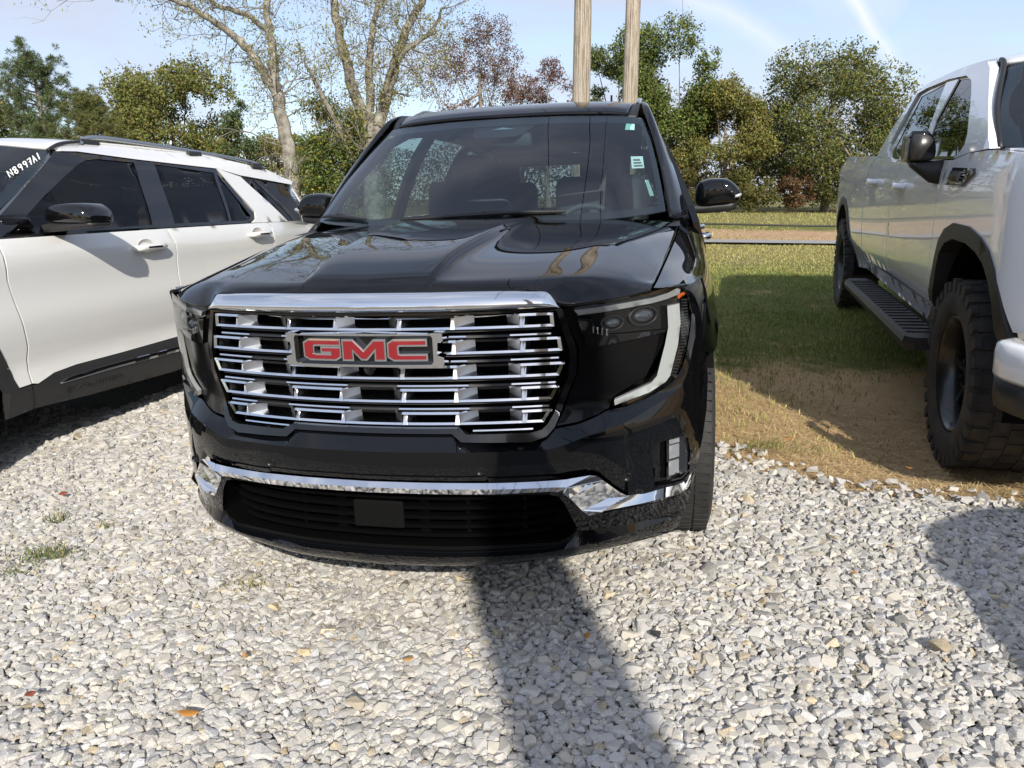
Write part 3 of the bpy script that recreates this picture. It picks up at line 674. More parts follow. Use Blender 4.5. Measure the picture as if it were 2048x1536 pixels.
# ---- emblem
EMY=lambda x:-.004+.3*x*x
def S_e(x,z,d): return (x,EMY(x)+d,z)
EO=[(0,.974),(.187,.970),(.202,.974),(.229,.973),(.231,.951),(.216,.946),(.214,.912),(.232,.906),(.232,.886),(.222,.881),(.189,.879),(0,.881)]
emb=P_(plate('emblem',full(EO),S_e,M_CHROME,suv,off=-.012,thick=.04,step=.03,holes=[[(-.198,.967),(.198,.967),(.203,.960),(.203,.894),(.197,.887),(-.197,.887),(-.203,.894),(-.203,.960)]]))
plate('emblem_backing',[(-.204,.968),(.204,.968),(.204,.886),(-.204,.886)],S_e,M_PIANO,emb,off=.012,thick=.01,step=.05)
LET={'G':[(.14,1),(1,1),(1,.77),(.30,.77),(.235,.70),(.235,.30),(.30,.23),(.76,.23),(.76,.40),(.50,.40),(.50,.61),(1,.61),(1,.14),(.88,0),(.14,0),(0,.16),(0,.84)],
 'M':[(0,0),(0,1),(.24,1),(.5,.42),(.76,1),(1,1),(1,0),(.79,0),(.79,.58),(.56,.04),(.44,.04),(.21,.58),(.21,0)],
 'C':[(.14,1),(1,1),(1,.77),(.30,.77),(.235,.70),(.235,.30),(.30,.23),(1,.23),(1,0),(.14,0),(0,.16),(0,.84)]}
for ch,x0,x1 in (('G',-.174,-.066),('M',-.054,.066),('C',.078,.182)):
    z0,z1=.900,.953; poly=[(x0+(x1-x0)*a,z0+(z1-z0)*c) for a,c in LET[ch]]
    le=plate('emblem_letter',offset_poly(poly,.0045),S_e,M_CHROME,emb,off=-.006,thick=.02,step=.05,smooth=False)
    plate('letter_face',offset_poly(poly,-.0008),S_e,M_RED,le,off=-.0085,thick=.004,step=.05,smooth=False)
MB().add(*lathe([(0,-.012),(.009,-.010),(.013,-.002),(.016,0),(.016,.02)],20)).build('front_camera',M_PIANO,emb,smooth=True)
o=emb.children[-1]; o.rotation_euler=(0,0,R(90)); o.location=(0,.03,.862)
# ---- headlights
LAMP=[(.567,1.019),(.641,1.027),(.733,1.035),(.774,1.041),(.831,1.049),(.867,1.058),(.881,1.039),(.888,.962),(.884,.898),(.872,.829),(.851,.783),(.823,.758),(.772,.734),(.713,.72),(.668,.73),(.675,.745),(.767,.773),(.792,.804),(.816,.892),(.818,.926),(.638,.939),(.614,.986),(.579,.997)]
DT=[(.57,1.015),(.664,1.019),(.777,1.025),(.819,1.033),(.857,1.048),(.855,1.026),(.817,1.016),(.777,1.010),(.664,1.004),(.582,1.0)]
DS=[(.819,.995),(.854,.997),(.859,.937),(.852,.871),(.831,.782),(.818,.766),(.772,.744),(.676,.729),(.674,.744),(.775,.771),(.792,.789),(.814,.88),(.823,.931)]
for mi in (False,True):
    hl=P_(plate('headlight',LAMP,S_f,M_PIANO,suv,off=.030,thick=.05,step=.02,mirror=mi))
    plate('lamp_cover',LAMP,S_f,M_CLEAR,hl,off=.004,thick=.0025,step=.02,mirror=mi); plate('daylight_strip',DT,S_f,M_DRL2,hl,off=.008,thick=.02,step=.014,mirror=mi)
    plate('daylight_strip',DS,S_f,M_DRL,hl,off=.008,thick=.02,step=.014,mirror=mi)
    plate('amber_marker',[(.847,1.022),(.873,1.034),(.876,1.024),(.85,1.011)],S_f,M_AMBER,hl,off=.008,thick=.02,step=.01,mirror=mi)
    sx=-1 if mi else 1
    for cx,cz,rx,rz in ((.752,.974,.034,.024),(.668,.966,.026,.018)):
        a=np.linspace(0,2*np.pi,28,endpoint=False); rings=[(1.25,.004),(1.2,-.008),(1.0,-.006),(.96,.006)]
        V=np.vstack([np.stack([cx+rx*k*np.cos(a),[.15*fas(cx,cz)+.85*fas(cx+rx*k*math.cos(q),cz)+.026+d for q in a],cz+rz*k*np.sin(a)],1) for k,d in rings]); V[:,0]*=sx
        mk('lamp_bezel',V,gridf(4,28,closed=True,flip=mi),M_PLASTIC,hl)
        rings=[(.96,.010),(.8,-.004),(.5,-.013),(.2,-.017),(.01,-.018)]
        V=np.vstack([np.stack([cx+rx*k*np.cos(a),[.15*fas(cx,cz)+.85*fas(cx+rx*k*math.cos(q),cz)+.030+d for q in a],cz+rz*k*np.sin(a)],1) for k,d in rings]); V[:,0]*=sx
        mk('projector_lens',V,gridf(5,28,closed=True,flip=mi),mat('lens_glass',(.10,.105,.115),.05,coat=1,metal=.6),hl)
    for i in range(4):
        x=.618+.012*i; z=.985-.004*i
        MB().box((sx*x,fas(x,z)+.020,z-.030),(.006,.012,.020)).build('led_module',M_CHROME2 if i%2 else M_DCHR,hl,bevel=.002)
    b=MB()     # fine vertical ribs along the outer edge
    for i in range(26):
        t=i/25; x=np.interp(t,[0,.3,.6,1],[.872,.878,.870,.845]); z=1.005-.225*t; y=fas(x,z)
        b.box(((x-.004)*sx,y+.014,z),(.016,.012,.0035))
    b.build('lamp_fins',M_PLASTIC,hl)
    # gloss panel under the lamp
    PN=[(.538,1.016),(.561,1.021),(.578,.99),(.598,.91),(.628,.904),(.813,.918),(.809,.882),(.76,.791),(.669,.749),(.659,.72),(.624,.707),(.579,.695),(.520,.69),(.54,.735),(.557,.785),(.577,.832),(.579,.905),(.559,.96)]
    P_(plate('headlight_panel',PN,S_f,M_TRIMP,suv,off=.03,thick=.02,step=.025,mirror=mi))
    P_(plate('lamp_ledge',[(.578,.99),(.612,.985),(.638,.937),(.816,.924),(.813,.917),(.628,.906),(.600,.912)],S_f,M_PIANO,suv,off=.014,thick=.03,step=.02,mirror=mi))
    # fog lamp
    fo=P_(plate('fog_lamp',[(.776,.586),(.821,.587),(.88,.579),(.889,.566),(.899,.506),(.898,.439),(.874,.428),(.823,.443),(.79,.452)],S_f,M_PIANO,suv,off=.035,thick=.02,step=.02,mirror=mi))
    plate('fog_lens',[(.824,.583),(.879,.573),(.887,.56),(.893,.506),(.892,.446),(.826,.452)],S_f,mat('fog_glass',(.012,.012,.013),.08,coat=1),fo,off=.012,thick=.02,step=.015,mirror=mi)
    for z0,z1 in ((.568,.582),(.520,.563),(.466,.512)):
        plate('fog_reflector',[(.831,z1),(.862,z1-.006),(.863,z0-.006),(.832,z0)],S_f,M_FOG,fo,off=.006,thick=.012,step=.01,mirror=mi)
    for sxn,szn in ((.32,.584),(.713,.512)):
        a=np.linspace(0,2*np.pi,24,endpoint=False); V=np.vstack([np.stack([sxn+r_*np.cos(a),[fas(sxn,szn)+d]*24,szn+r_*np.sin(a)],1) for r_,d in ((.0128,.004),(.0128,-.0020),(.0112,-.0020),(.0108,-.0006),(.001,-.0008))]); V[:,0]*=sx
        P_(mk('parking_sensor',V,gridf(5,24,closed=True,flip=mi),mat('sensor_paint',(.008,.008,.0085),.35,spec=.3),suv))
# ---- hood
HX=[0,.15,.185,.215,.42,.50,.534,.60,.69,.774]
H0=[(0,.028,1.080),(.15,.036,1.080),(.185,.038,1.080),(.215,.041,1.080),(.42,.082,1.076),(.492,.105,1.072),(.536,.112,1.034),(.60,.138,1.034),(.69,.198,1.042),(.774,.298,1.050)]
H1=[(0,.050,1.104),(.15,.060,1.104),(.186,.062,1.102),(.218,.065,1.100),(.425,.115,1.096),(.50,.145,1.093),(.552,.168,1.088),(.615,.198,1.082),(.70,.255,1.073),(.777,.335,1.062)]
H2=[(0,.105,1.126),(.155,.110,1.126),(.188,.112,1.121),(.222,.118,1.113),(.432,.18,1.112),(.51,.21,1.110),(.566,.235,1.108),(.63,.27,1.103),(.708,.33,1.090),(.783,.40,1.066)]
H3=[(0,.30,1.170),(.165,.30,1.169),(.198,.30,1.163),(.232,.30,1.148),(.44,.36,1.144),(.525,.40,1.142),(.585,.44,1.139),(.65,.47,1.132),(.728,.52,1.115),(.797,.56,1.088)]
H4=[(0,.66,1.214),(.195,.66,1.213),(.232,.66,1.206),(.268,.66,1.191),(.455,.70,1.184),(.55,.72,1.181),(.615,.74,1.177),(.68,.76,1.168),(.755,.78,1.144),(.815,.80,1.114)]
H5=[(0,1.0,1.236),(.22,1.0,1.235),(.258,1.0,1.230),(.295,1.0,1.219),(.465,1.02,1.212),(.565,1.04,1.209),(.635,1.05,1.205),(.70,1.07,1.197),(.78,1.09,1.178),(.838,1.11,1.154)]
H6=[(0,1.26,1.243),(.24,1.262,1.243),(.28,1.265,1.240),(.32,1.27,1.233),(.475,1.29,1.229),(.58,1.33,1.226),(.655,1.37,1.223),(.72,1.41,1.217),(.80,1.46,1.208),(.858,1.50,1.200)]
for H_,dz in ((H2,.004),(H3,.009),(H4,.010),(H5,.009),(H6,.005)):
    for j in (0,1,2): H_[j]=(H_[j][0],H_[j][1],H_[j][2]+dz*(.75 if j==2 else 1))
hood=P_(patch('hood',[H0,H1,H2,H3,H4,H5,H6],M_BLACK,suv,n=7,both=True))
s=hood.modifiers.new('s','SOLIDIFY'); s.thickness=.012; s.offset=-1
# ---- fenders
F0=[(.780,.306,1.054),(.789,.40,1.064),(.802,.56,1.084),(.820,.80,1.110),(.843,1.11,1.150),(.864,1.50,1.197),(.872,1.70,1.20)]
F1=[(.800,.318,1.052),(.846,.395,1.055),(.885,.56,1.058),(.915,.80,1.066),(.935,1.11,1.090),(.947,1.50,1.120),(.952,1.70,1.14)]
F2=[(.835,.345,1.052),(.868,.405,1.046),(.914,.56,1.018),(.952,.80,1.000),(.976,1.11,1.005),(.983,1.50,1.02),(.984,1.70,1.035)]
F3=[(.866,.385,1.046),(.893,.445,.985),(.932,.56,.935),(.972,.80,.895),(1.0,1.11,.905),(1.0,1.50,.88),(.998,1.70,.86)]
F4=[(.884,.425,1.0),(.906,.470,.90),(.942,.57,.815),(.985,.76,.785),(1.008,1.06,.838),(1.006,1.46,.62),(.995,1.62,.28)]
both(patch,'fender',[F0,F1,F2,F3,F4],M_BLACK,suv,n=6)
# ---- wheels
def wheel(name,c,r,w,parent,rim_r,mrub,mrim,side,spokes=10,treads=56,depth=.06):
    e=bpy.data.objects.new(name,None); COL.objects.link(e); e.parent=parent; e.empty_display_size=.1; e.location=c
    h=w/2
    prof=[(rim_r,-h*.86),(rim_r+.02,-h*.98),(r*.86,-h*1.02),(r*.95,-h*.93),(r*.985,-h*.80),(r*.992,-h*.4),(r*.992,0),(r*.992,h*.4),(r*.985,h*.80),(r*.95,h*.93),(r*.86,h*1.02),(rim_r+.02,h*.98),(rim_r,h*.86)]
    b=MB().add(*lathe(prof,64)); 
    ty=b.build('tyre',mrub,e,smooth=True)
    t=MB()
    for i in range(treads):
        a=i/treads*2*math.pi
        for k,xx in enumerate((-.62,-.2,.2,.62)):
            aa=a+(k%2)*math.pi/treads; ca,sa=math.cos(aa),math.sin(aa); M=[[1,0,0],[0,ca,-sa],[0,sa,ca]]
            t.box((xx*h*1.12,ca*(r-.007),sa*(r-.007)),(h*.40,.016,r*2*math.pi/treads*.74),M)
    t.build('tread_block',mrub,ty)['kind']='stuff'
    rb=MB().add(*lathe([(rim_r,-h*.86),(rim_r+.006,-h*.9),(rim_r-.012,-h*.86),(rim_r-.02,-h*.3),(rim_r-.03,h*.8)],48))
    ri=rb.build('rim',mrim,e,smooth=True)
    sp=MB(); fx=-h*.86+depth if side<0 else h*.86-depth
    for i in range(spokes):
        a=i/spokes*2*math.pi; ca,sa=math.cos(a),math.sin(a); M=[[1,0,0],[0,ca,-sa],[0,sa,ca]]
        sp.box((fx,ca*rim_r*.55,sa*rim_r*.55),(.03,rim_r*.86,.035),M)
    sp.add(*lathe([(0,fx-.03),(.06,fx-.025),(.075,fx),(.075,fx+.04),(0,fx+.05)],20)); sp.build('spoke_set',mrim,ri,bevel=.004)
    MB().add(*lathe([(.001,0),(rim_r*.8,0),(rim_r*.8,.02)],24)).build('brake_disc',M_DARK,e)
    return e
for x,y in ((.862,1.06),(-.862,1.06),(.862,4.13),(-.862,4.13)):
    w_=wheel('wheel',(x,y,.385),.385,.255,suv,.26,M_RUBBER,M_ALLOY,1 if x>0 else -1,treads=64); w_.matrix_parent_inverse=SUVM
    if x<0: w_.rotation_euler=(0,0,0)
b=MB()
for x in (-.84,.84):
    for y in (1.06,4.13):
        a=np.linspace(-.35,2.35,20); V=np.vstack([np.stack([np.full(20,x+d),y+.45*np.cos(a),.40+.45*np.sin(a)],1) for d in (-.16,.14)]); b.add(V,gridf(2,20))
b.box((0,2.6,.32),(1.6,4.4,.12)); P_(b.build('underbody',M_DARK,suv))
b=MB().box((0,.62,.68),(1.5,.6,.55)); P_(b.build('engine_bay',M_DARK,suv))
# ---- body sides and doors, S_side(y,z)
_lat=pchip([.2,.25,.35,.6,.9,1.05,1.15,1.20,1.24,1.70,1.76],[.90,.93,.972,1.0,.996,.985,.962,.945,.932,.700,.635])
def S_s(y,z,d):
    t=ss(3.2,5.1,y); return (float(_lat(z))-d-.10*t*t,y,z)
sidep={'front_door':[(1.70,.28),(1.62,.6),(1.72,.86),(1.72,1.19),(2.78,1.215),(2.80,.9),(2.80,.28)],
 'rear_door':[(2.815,.28),(2.815,.9),(2.795,1.215),(3.72,1.225),(3.86,1.10),(3.86,.92),(3.70,.82),(3.62,.62),(3.60,.28)],
 'quarter_panel':[(3.875,.925),(3.875,1.10),(3.735,1.227),(4.70,1.24),(5.02,1.20),(5.08,.6),(4.98,.34),(4.62,.34),(4.57,.58),(4.40,.78),(4.13,.86),(3.95,.82)],
 'sill':[(1.52,.25),(1.50,.275),(3.68,.275),(3.70,.22)]}
for nme,pl in sidep.items(): both(plate,nme,pl,S_s,M_BLACK if nme!='sill' else M_PLASTIC,suv,thick=.03,step=.09)
# greenhouse: door glass, pillars
DLO=[(1.78,1.225),(1.93,1.36),(2.30,1.625),(2.48,1.685),(2.85,1.715),(3.6,1.71),(4.25,1.66),(4.62,1.56),(4.72,1.40),(4.55,1.27),(3.6,1.235)]
FR=[(1.60,1.19),(1.72,1.265),(2.02,1.50),(2.20,1.66),(2.40,1.735),(2.9,1.755),(3.7,1.75),(4.4,1.70),(4.85,1.60),(5.0,1.45),(5.03,1.22),(3.6,1.215)]
both(plate,'window_frame',FR,S_s,M_BLACK,suv,off=.0,thick=.03,step=.08,holes=[DLO])
for nme,pl in (('door_glass',[(1.78,1.225),(1.93,1.36),(2.30,1.625),(2.48,1.685),(2.74,1.705),(2.74,1.23)]),('door_glass',[(2.86,1.232),(2.86,1.715),(3.55,1.71),(3.70,1.24)]),('quarter_glass',[(3.80,1.245),(3.66,1.705),(4.25,1.66),(4.62,1.56),(4.72,1.40),(4.55,1.27)])):
    both(plate,nme,pl,S_s,M_SIDE if pl[0][0]<2 else M_REAR,suv,off=.016,thick=.004,step=.09)
for y0,y1 in ((2.72,2.88),(3.60,3.76)): both(plate,'window_pillar',[(y0,1.225),(y0,1.718),(y1,1.718),(y1,1.225)],S_s,M_PIANO,suv,off=.006,thick=.03,step=.08)
# ---- windshield, pillars, roof
W0=[(0,1.16,1.215),(.28,1.185,1.218),(.55,1.27,1.225),(.72,1.37,1.238),(.80,1.445,1.250)]
W1=[(0,1.44,1.400),(.28,1.455,1.402),(.53,1.52,1.404),(.69,1.61,1.408),(.765,1.67,1.410)]
W2=[(0,1.72,1.572),(.27,1.735,1.572),(.51,1.785,1.570),(.655,1.855,1.568),(.722,1.905,1.566)]
W3=[(0,1.985,1.716),(.26,1.995,1.715),(.49,2.03,1.708),(.62,2.07,1.700),(.676,2.095,1.690)]
ws=P_(patch('windshield',[W0,W1,W2,W3],M_WS,suv,n=6,both=True))
def Wsurf(u,v):   # u across -1..1, v 0 bottom .. 1 top
    K=np.array([W0,W1,W2,W3]); rr=v*3; i=int(min(2,rr)); a=abs(u)*4; j=int(min(3,a))
    KT=K.transpose(1,0,2); c0=crs(KT[j],12); c1=crs(KT[j+1],12); g_=v*36; i0=min(35,int(g_)); A=c0[i0]+(c0[i0+1]-c0[i0])*(g_-i0); B=c1[i0]+(c1[i0+1]-c1[i0])*(g_-i0)
    q=A+(B-A)*(a-j); return np.array([q[0]*(1 if u>=0 else -1),q[1],q[2]])
def ws_plate(name,uv,m,parent,off=.006):
    n=np.array([0,-.55,.83]); o=[Wsurf(u,v)-n*off for u,v in uv]; k=len(o); oo=[q-n*.002 for q in o]
    return mk(name,np.array(o+oo),[list(range(k)),list(range(k,2*k))[::-1]]+[[i,i+k,(i+1)%k+k,(i+1)%k] for i in range(k)],m,parent,False)
# frit band round the glass
def band(u0,u1,v0,v1,nu,nv):
    V=[];n=np.array([0,-.55,.83])
    for i in range(nv+1):
        for j in range(nu+1): V.append(Wsurf(u0+(u1-u0)*j/nu,v0+(v1-v0)*i/nv)-n*.005)
    return np.array(V),gridf(nv+1,nu+1)
fb=MB()
for a in ((-1,1,.915,1,40,3),(-1,1,0,.06,40,3),(-1,-.925,.06,.915,3,20),(.925,1,.06,.915,3,20)): fb.add(*band(*a))
fb.build('frit_band',mat('frit_black',(.008,.009,.010),.35),ws,smooth=True)
ws_plate('camera_housing',[(-.14,.93),(.16,.93),(.10,.80),(.075,.775),(-.11,.775),(-.13,.80)],mat('housing_black',(.010,.011,.012),.5),ws,off=.009)
ws_plate('camera_window',[(-.055,.868),(.0,.893),(.055,.868)],mat('camera_glass',(.16,.22,.24),.2),ws,off=.0065)
ws_plate('sticker',[(.690,.889),(.780,.889),(.752,.805),(.672,.805)],mat('green_sticker',(.33,.62,.52),.5),ws,off=-.001)
ws_plate('sticker',[(.690,.50),(.808,.50),(.802,.389),(.690,.389)],M_STICK,ws,off=-.001)
for k in range(3):
    v=.472-.0278*k; ws_plate('sticker_print',[(.705,v),(.76+.012*k,v),(.76+.012*k,v-.0139),(.705,v-.0139)],M_INK,ws,off=-.0016)
ws_plate('sticker',[(.785,.278),(.833,.278),(.880,.139),(.825,.139)],mat('grey_green_sticker',(.30,.42,.36),.5),ws,off=-.001)
Rr=[[(0,2.0,1.722),(.26,2.008,1.721),(.49,2.043,1.714),(.60,2.08,1.706)],
 [(0,2.10,1.765),(.26,2.11,1.764),(.49,2.135,1.756),(.605,2.165,1.744)],
 [(0,2.28,1.801),(.26,2.285,1.800),(.49,2.30,1.792),(.612,2.31,1.778)],
 [(0,2.6,1.825),(.26,2.6,1.824),(.49,2.6,1.817),(.615,2.6,1.802)],
 [(0,3.3,1.835),(.26,3.3,1.834),(.49,3.3,1.827),(.61,3.3,1.812)],
 [(0,4.2,1.80),(.26,4.2,1.799),(.49,4.2,1.79),(.59,4.2,1.775)],
 [(0,4.95,1.735),(.26,4.95,1.733),(.49,4.94,1.725),(.56,4.92,1.715)]]
P_(patch('roof',Rr,M_BLACK,suv,n=5,both=True,thick=.02))
# A-pillar and roof side (body colour), ditch strip, rails
AP=[[(.815,1.46,1.222),(.862,1.52,1.205),(.898,1.60,1.205)],[(.778,1.68,1.406),(.812,1.74,1.412),(.842,1.84,1.402)],[(.734,1.905,1.568),(.758,1.955,1.586),(.776,2.07,1.572)],[(.688,2.095,1.696),(.708,2.13,1.722),(.722,2.25,1.690)],[(.668,2.20,1.762),(.692,2.23,1.762),(.704,2.36,1.722)],[(.652,2.36,1.793),(.682,2.38,1.782),(.694,2.50,1.742)],[(.645,2.9,1.815),(.678,2.9,1.80),(.686,2.9,1.758)],[(.64,3.6,1.81),(.672,3.6,1.795),(.682,3.6,1.752)],[(.62,4.3,1.775),(.65,4.3,1.76),(.665,4.3,1.71)],[(.58,4.95,1.71),(.60,4.95,1.69),(.62,4.95,1.60)]]
both(patch,'roof_pillar',AP,M_BLACK,suv,n=5,thick=.012)
both(patch,'roof_ditch',[[(.598,2.085,1.700),(.645,2.10,1.694)],[(.606,2.20,1.748),(.655,2.20,1.752)],[(.612,2.36,1.780),(.655,2.36,1.785)],[(.615,3.0,1.806),(.65,3.0,1.806)],[(.60,4.2,1.77),(.632,4.2,1.77)],[(.56,4.93,1.71),(.585,4.93,1.705)]],M_PLASTIC,suv,n=4,thick=.01)
for sg in (1,-1):
    b=MB().tube(crs([(sg*.632,2.42,1.788),(sg*.634,2.52,1.815),(sg*.636,2.72,1.846),(sg*.636,3.3,1.862),(sg*.63,4.0,1.842),(sg*.615,4.5,1.80),(sg*.605,4.62,1.762)],6),.014,8); P_(b.build('roof_rail',M_PIANO,suv,smooth=True))
# ---- tail
TG=[(-.86,.45),(.86,.45),(.93,.8),(.92,1.2),(.60,1.70),(-.60,1.70),(-.92,1.2),(-.93,.8)]
def S_t(x,z,d): return (x,5.08-.22*ss(1.1,1.75,z)-.08*abs(x)**3-d,z)
P_(plate('tailgate',TG,S_t,M_BLACK,suv,thick=.03,step=.1,holes=[[(-.74,1.24),(.74,1.24),(.55,1.60),(-.55,1.60)]]))
P_(plate('rear_glass',[(-.74,1.24),(.74,1.24),(.55,1.60),(-.55,1.60)],S_t,M_REAR,suv,off=.012,thick=.004,step=.1))
P_(plate('rear_bumper',[(-.93,.30),(.93,.30),(.95,.62),(-.95,.62)],S_t,M_BLACK,suv,off=-.05,thick=.1,step=.1))
for sg in (1,-1): P_(plate('tail_lamp',[(.62*sg,1.0),(.93*sg,1.02),(.93*sg,1.16),(.60*sg,1.12)][::sg],S_t,mat('tail_red',(.25,.01,.01),.15,coat=1),suv,off=-.012,thick=.02,step=.06))
# ---- mirrors
MO=[(q[0]+.008,q[1]) for q in [(.938,1.362),(.972,1.381),(1.02,1.385),(1.075,1.378),(1.118,1.345),(1.136,1.308),(1.122,1.272),(1.05,1.262),(.94,1.262),(.925,1.31)]]
MI=[(.94,1.266),(1.05,1.268),(1.118,1.276),(1.128,1.262),(1.110,1.232),(1.02,1.224),(.93,1.222),(.89,1.225),(.87,1.24),(.875,1.262)]
for mi in (False,True):
    me_=P_(pillow('wing_mirror',MO,[1.855,1.865,1.885,1.92,1.99,2.02,2.025],[.60,.80,.93,1.0,1.0,.96,.90],M_BLACK,suv,mirror=mi))
    pillow('mirror_base',MI,[1.895,1.905,1.92,1.98,1.995],[.85,.96,1,1,.93],M_PLASTIC,me_,mirror=mi,n=3)
    pillow('mirror_glass',[(.95,1.35),(1.06,1.365),(1.11,1.32),(1.10,1.275),(.95,1.272)],[2.020,2.028],[1,1],mat('mirror_silver',(.8,.8,.8),.02,metal=1),me_,mirror=mi)
    pillow('turn_signal',[(1.050,1.300),(1.11,1.303),(1.141,1.312),(1.142,1.298),(1.112,1.290),(1.052,1.288)],[1.862,1.875,1.92,1.98],[.9,1.0,1.01,1.0],mat('signal_lens',(.34,.36,.37),.15,coat=1),me_,mirror=mi,n=2)
    sx=-1 if mi else 1
    for y,z in ((2.62,1.075),(3.62,1.09)):
        b=MB().tube(np.array([(sx*.975,y-.02,z),(sx*1.02,y-.012,z),(sx*1.034,y+.02,z+.002),(sx*1.036,y+.10,z+.003),(sx*1.034,y+.18,z+.002),(sx*1.02,y+.21,z),(sx*.975,y+.22,z)]),[.016,.017,.018,.018,.018,.017,.015],10); P_(b.build('door_handle',M_CHROME,suv,smooth=True))
# ---- wipers and cowl
P_(mk('cowl',np.array([(-.86,1.30,1.19),(.86,1.30,1.19),(.86,1.52,1.205),(-.86,1.52,1.205),(0,1.15,1.19)]),[[0,4,1,2,3]],M_PLASTIC,suv,False))
def wsp(u,v,h=.014): n=np.array([0,-.55,.83]); return Wsurf(u,v)+n*h
for pts,(ax,ay) in ((([(-.93,.02),(-.75,.045),(-.60,.045),(-.45,.035)]),(-.42,1.30)),(([(-.28,.035),(-.05,.055),(.15,.065),(.36,.055)]),(.12,1.24))):
    line=crs([wsp(*q,.012) for q in pts],6); b=MB().tube(line,np.interp(np.linspace(0,1,len(line)),[0,.5,1],[.005,.012,.006]),6)
    wp=P_(b.build('wiper',M_PLASTIC,suv)); mid=line[len(line)//2]
    MB().tube(np.array([(ax,ay,1.21),(ax*.5+mid[0]*.5,ay*.4+mid[1]*.6,1.245),mid+[0,0,.012]]),[.012,.01,.008],6).build('wiper_arm',M_PLASTIC,wp)
# ---- cabin
def rbox(name,c,d,m,parent,M=None,bev=.03):
    b=MB().box((0,0,0),d,M); o=b.build(name,m,parent,smooth=True,bevel=min(bev,min(d)*.4)); o.location=c; o.matrix_parent_inverse=SUVM if parent is suv else Matrix.Identity(4); return o
def seat(x,y,w,parent):
    st=rbox('seat',(x,y,.78),(w,.52,.16),M_INT,suv)
    for nme,c,d,rx in (('seat_back',(0,.33,.34),(w,.16,.64),-.22),('head_restraint',(0,.44,.72),(w*.48,.11,.19),-.15)):
        o=MB().box((0,0,0),d).build(nme,M_INT,st,smooth=True,bevel=.045); o.location=c; o.rotation_euler=(rx,0,0)
for x in (-.40,.40): seat(x,2.35,.52,suv)
for x in (-.40,.40): seat(x,3.25,.52,suv)
P_(patch('dashboard',[[(0,1.30,1.17),(.4,1.33,1.17),(.78,1.45,1.18)],[(0,1.6,1.17),(.4,1.62,1.19),(.80,1.68,1.19)],[(0,1.80,1.15),(.4,1.80,1.185),(.82,1.82,1.17)],[(0,1.86,1.0),(.4,1.86,1.0),(.83,1.86,1.0)],[(0,1.85,.6),(.4,1.85,.6),(.83,1.85,.6)]],M_INT,suv,n=4,both=True))
b=MB(); a=np.linspace(0,2*np.pi,33); ring=np.stack([.40+.185*np.cos(a),1.98+.07*np.sin(a)*.9,1.10+.175*np.sin(a)],1); b.tube(ring,.016,8,False); b.box((.40,1.97,1.09),(.16,.05,.1)); b.box((.40,1.97,1.10),(.34,.03,.03)); P_(b.build('steering_wheel',M_INT2,suv,smooth=True))
rbox('floor_pan',(0,3.0,.45),(1.8,3.9,.08),M_INT,suv); rbox('rear_mirror',(.03,1.88,1.60),(.24,.04,.07),M_INT,suv)
both(plate,'door_card',[(1.75,.5),(1.75,1.2),(4.9,1.22),(4.9,.5)],lambda y,z,d:(.90-d,y,z),M_INT,suv,thick=.03,step=.4)
P_(patch('headliner',[[(0,2.06,1.70),(.6,2.12,1.68)],[(0,3,1.77),(.62,3,1.74)],[(0,4.8,1.70),(.56,4.8,1.67)]],M_INT2,suv,n=4,both=True))
# ================================================================ white SUV on the left (local: x across, y back, z up; origin abeam the front door hinge)
wsv=empty('parked_car',(-3.5195,1.23,0),-.03,'white SUV with black roof pillars and tinted windows at the left','car','cars parked side by side on the gravel lot')
_ei=pchip([.18,.27,.42,.48,.54,.64,.78,.92,1.0,1.08,1.16,1.21,1.25,1.50,1.70,1.76,1.82],[.10,.06,.02,.034,.040,.018,.0,.010,.008,.002,.018,.046,.058,.175,.285,.40,.50])
def S_x(s,z,d):
    e=.10*ss(2.6,3.8,s)**1+.16*ss(-.75,-1.25,s); return (1.0-float(_ei(z))-d-e*(.35 if z>1.2 and s>0 else 1),s,z)
def bothx(*a,**k):
    r=[]
    for mi in (False,True): r.append(plate(*a,mirror=mi,**k))
    return r
def arc(cx,cz,r,a0,a1,n=9): return [(cx+r*math.cos(R(a)),cz+r*math.sin(R(a))) for a in np.linspace(a0,a1,n)]
AF=arc(-.36,.40,.475,175,25,11)
bothx('front_fender',[(.158,1.185),(.152,1.0),(.207,.64),(.196,.44),(.113,.437)]+AF[::-1]+[(-.86,.50),(-1.22,.55),(-1.27,.80),(-1.22,1.0),(-.8,1.09),(-.3,1.155)],S_x,M_WHITE,wsv,thick=.03,step=.06)
bothx('front_door',[(.172,1.207),(.166,1.05),(.163,.99),(.219,.64),(.207,.44),(.237,.432),(.36,.465),(.521,.476),(.892,.474),(1.478,.478),(1.479,.866),(1.490,1.116),(1.479,1.207)],S_x,M_WHITE,wsv,thick=.03,step=.05)
AR=arc(2.84,.40,.475,172,8,11)
bothx('rear_door',[(1.490,1.207),(1.501,1.116),(1.490,.866),(1.489,.478),(2.33,.478),(2.37,.47)]+AR[:5]+[(2.745,.90),(2.750,1.167),(2.722,1.205)],S_x,M_WHITE,wsv,thick=.03,step=.06)
bothx('quarter_panel',[(2.734,1.205),(2.762,1.167),(2.757,.885)]+AR[5:]+[(3.4,.5),(3.72,.52),(3.78,.8),(3.74,1.1),(3.60,1.20),(3.05,1.203)],S_x,M_WHITE,wsv,thick=.03,step=.06)
bothx('inner_side',[(-.9,.95),(-.3,1.13),(.1,1.18),(3.4,1.19),(3.6,.9),(3.3,.9),(2.84,.88),(2.4,.80),(2.3,.45),(.2,.42),(.05,.75),(-.3,.88)],S_x,M_DARK,wsv,off=.034,thick=.02,step=.3)
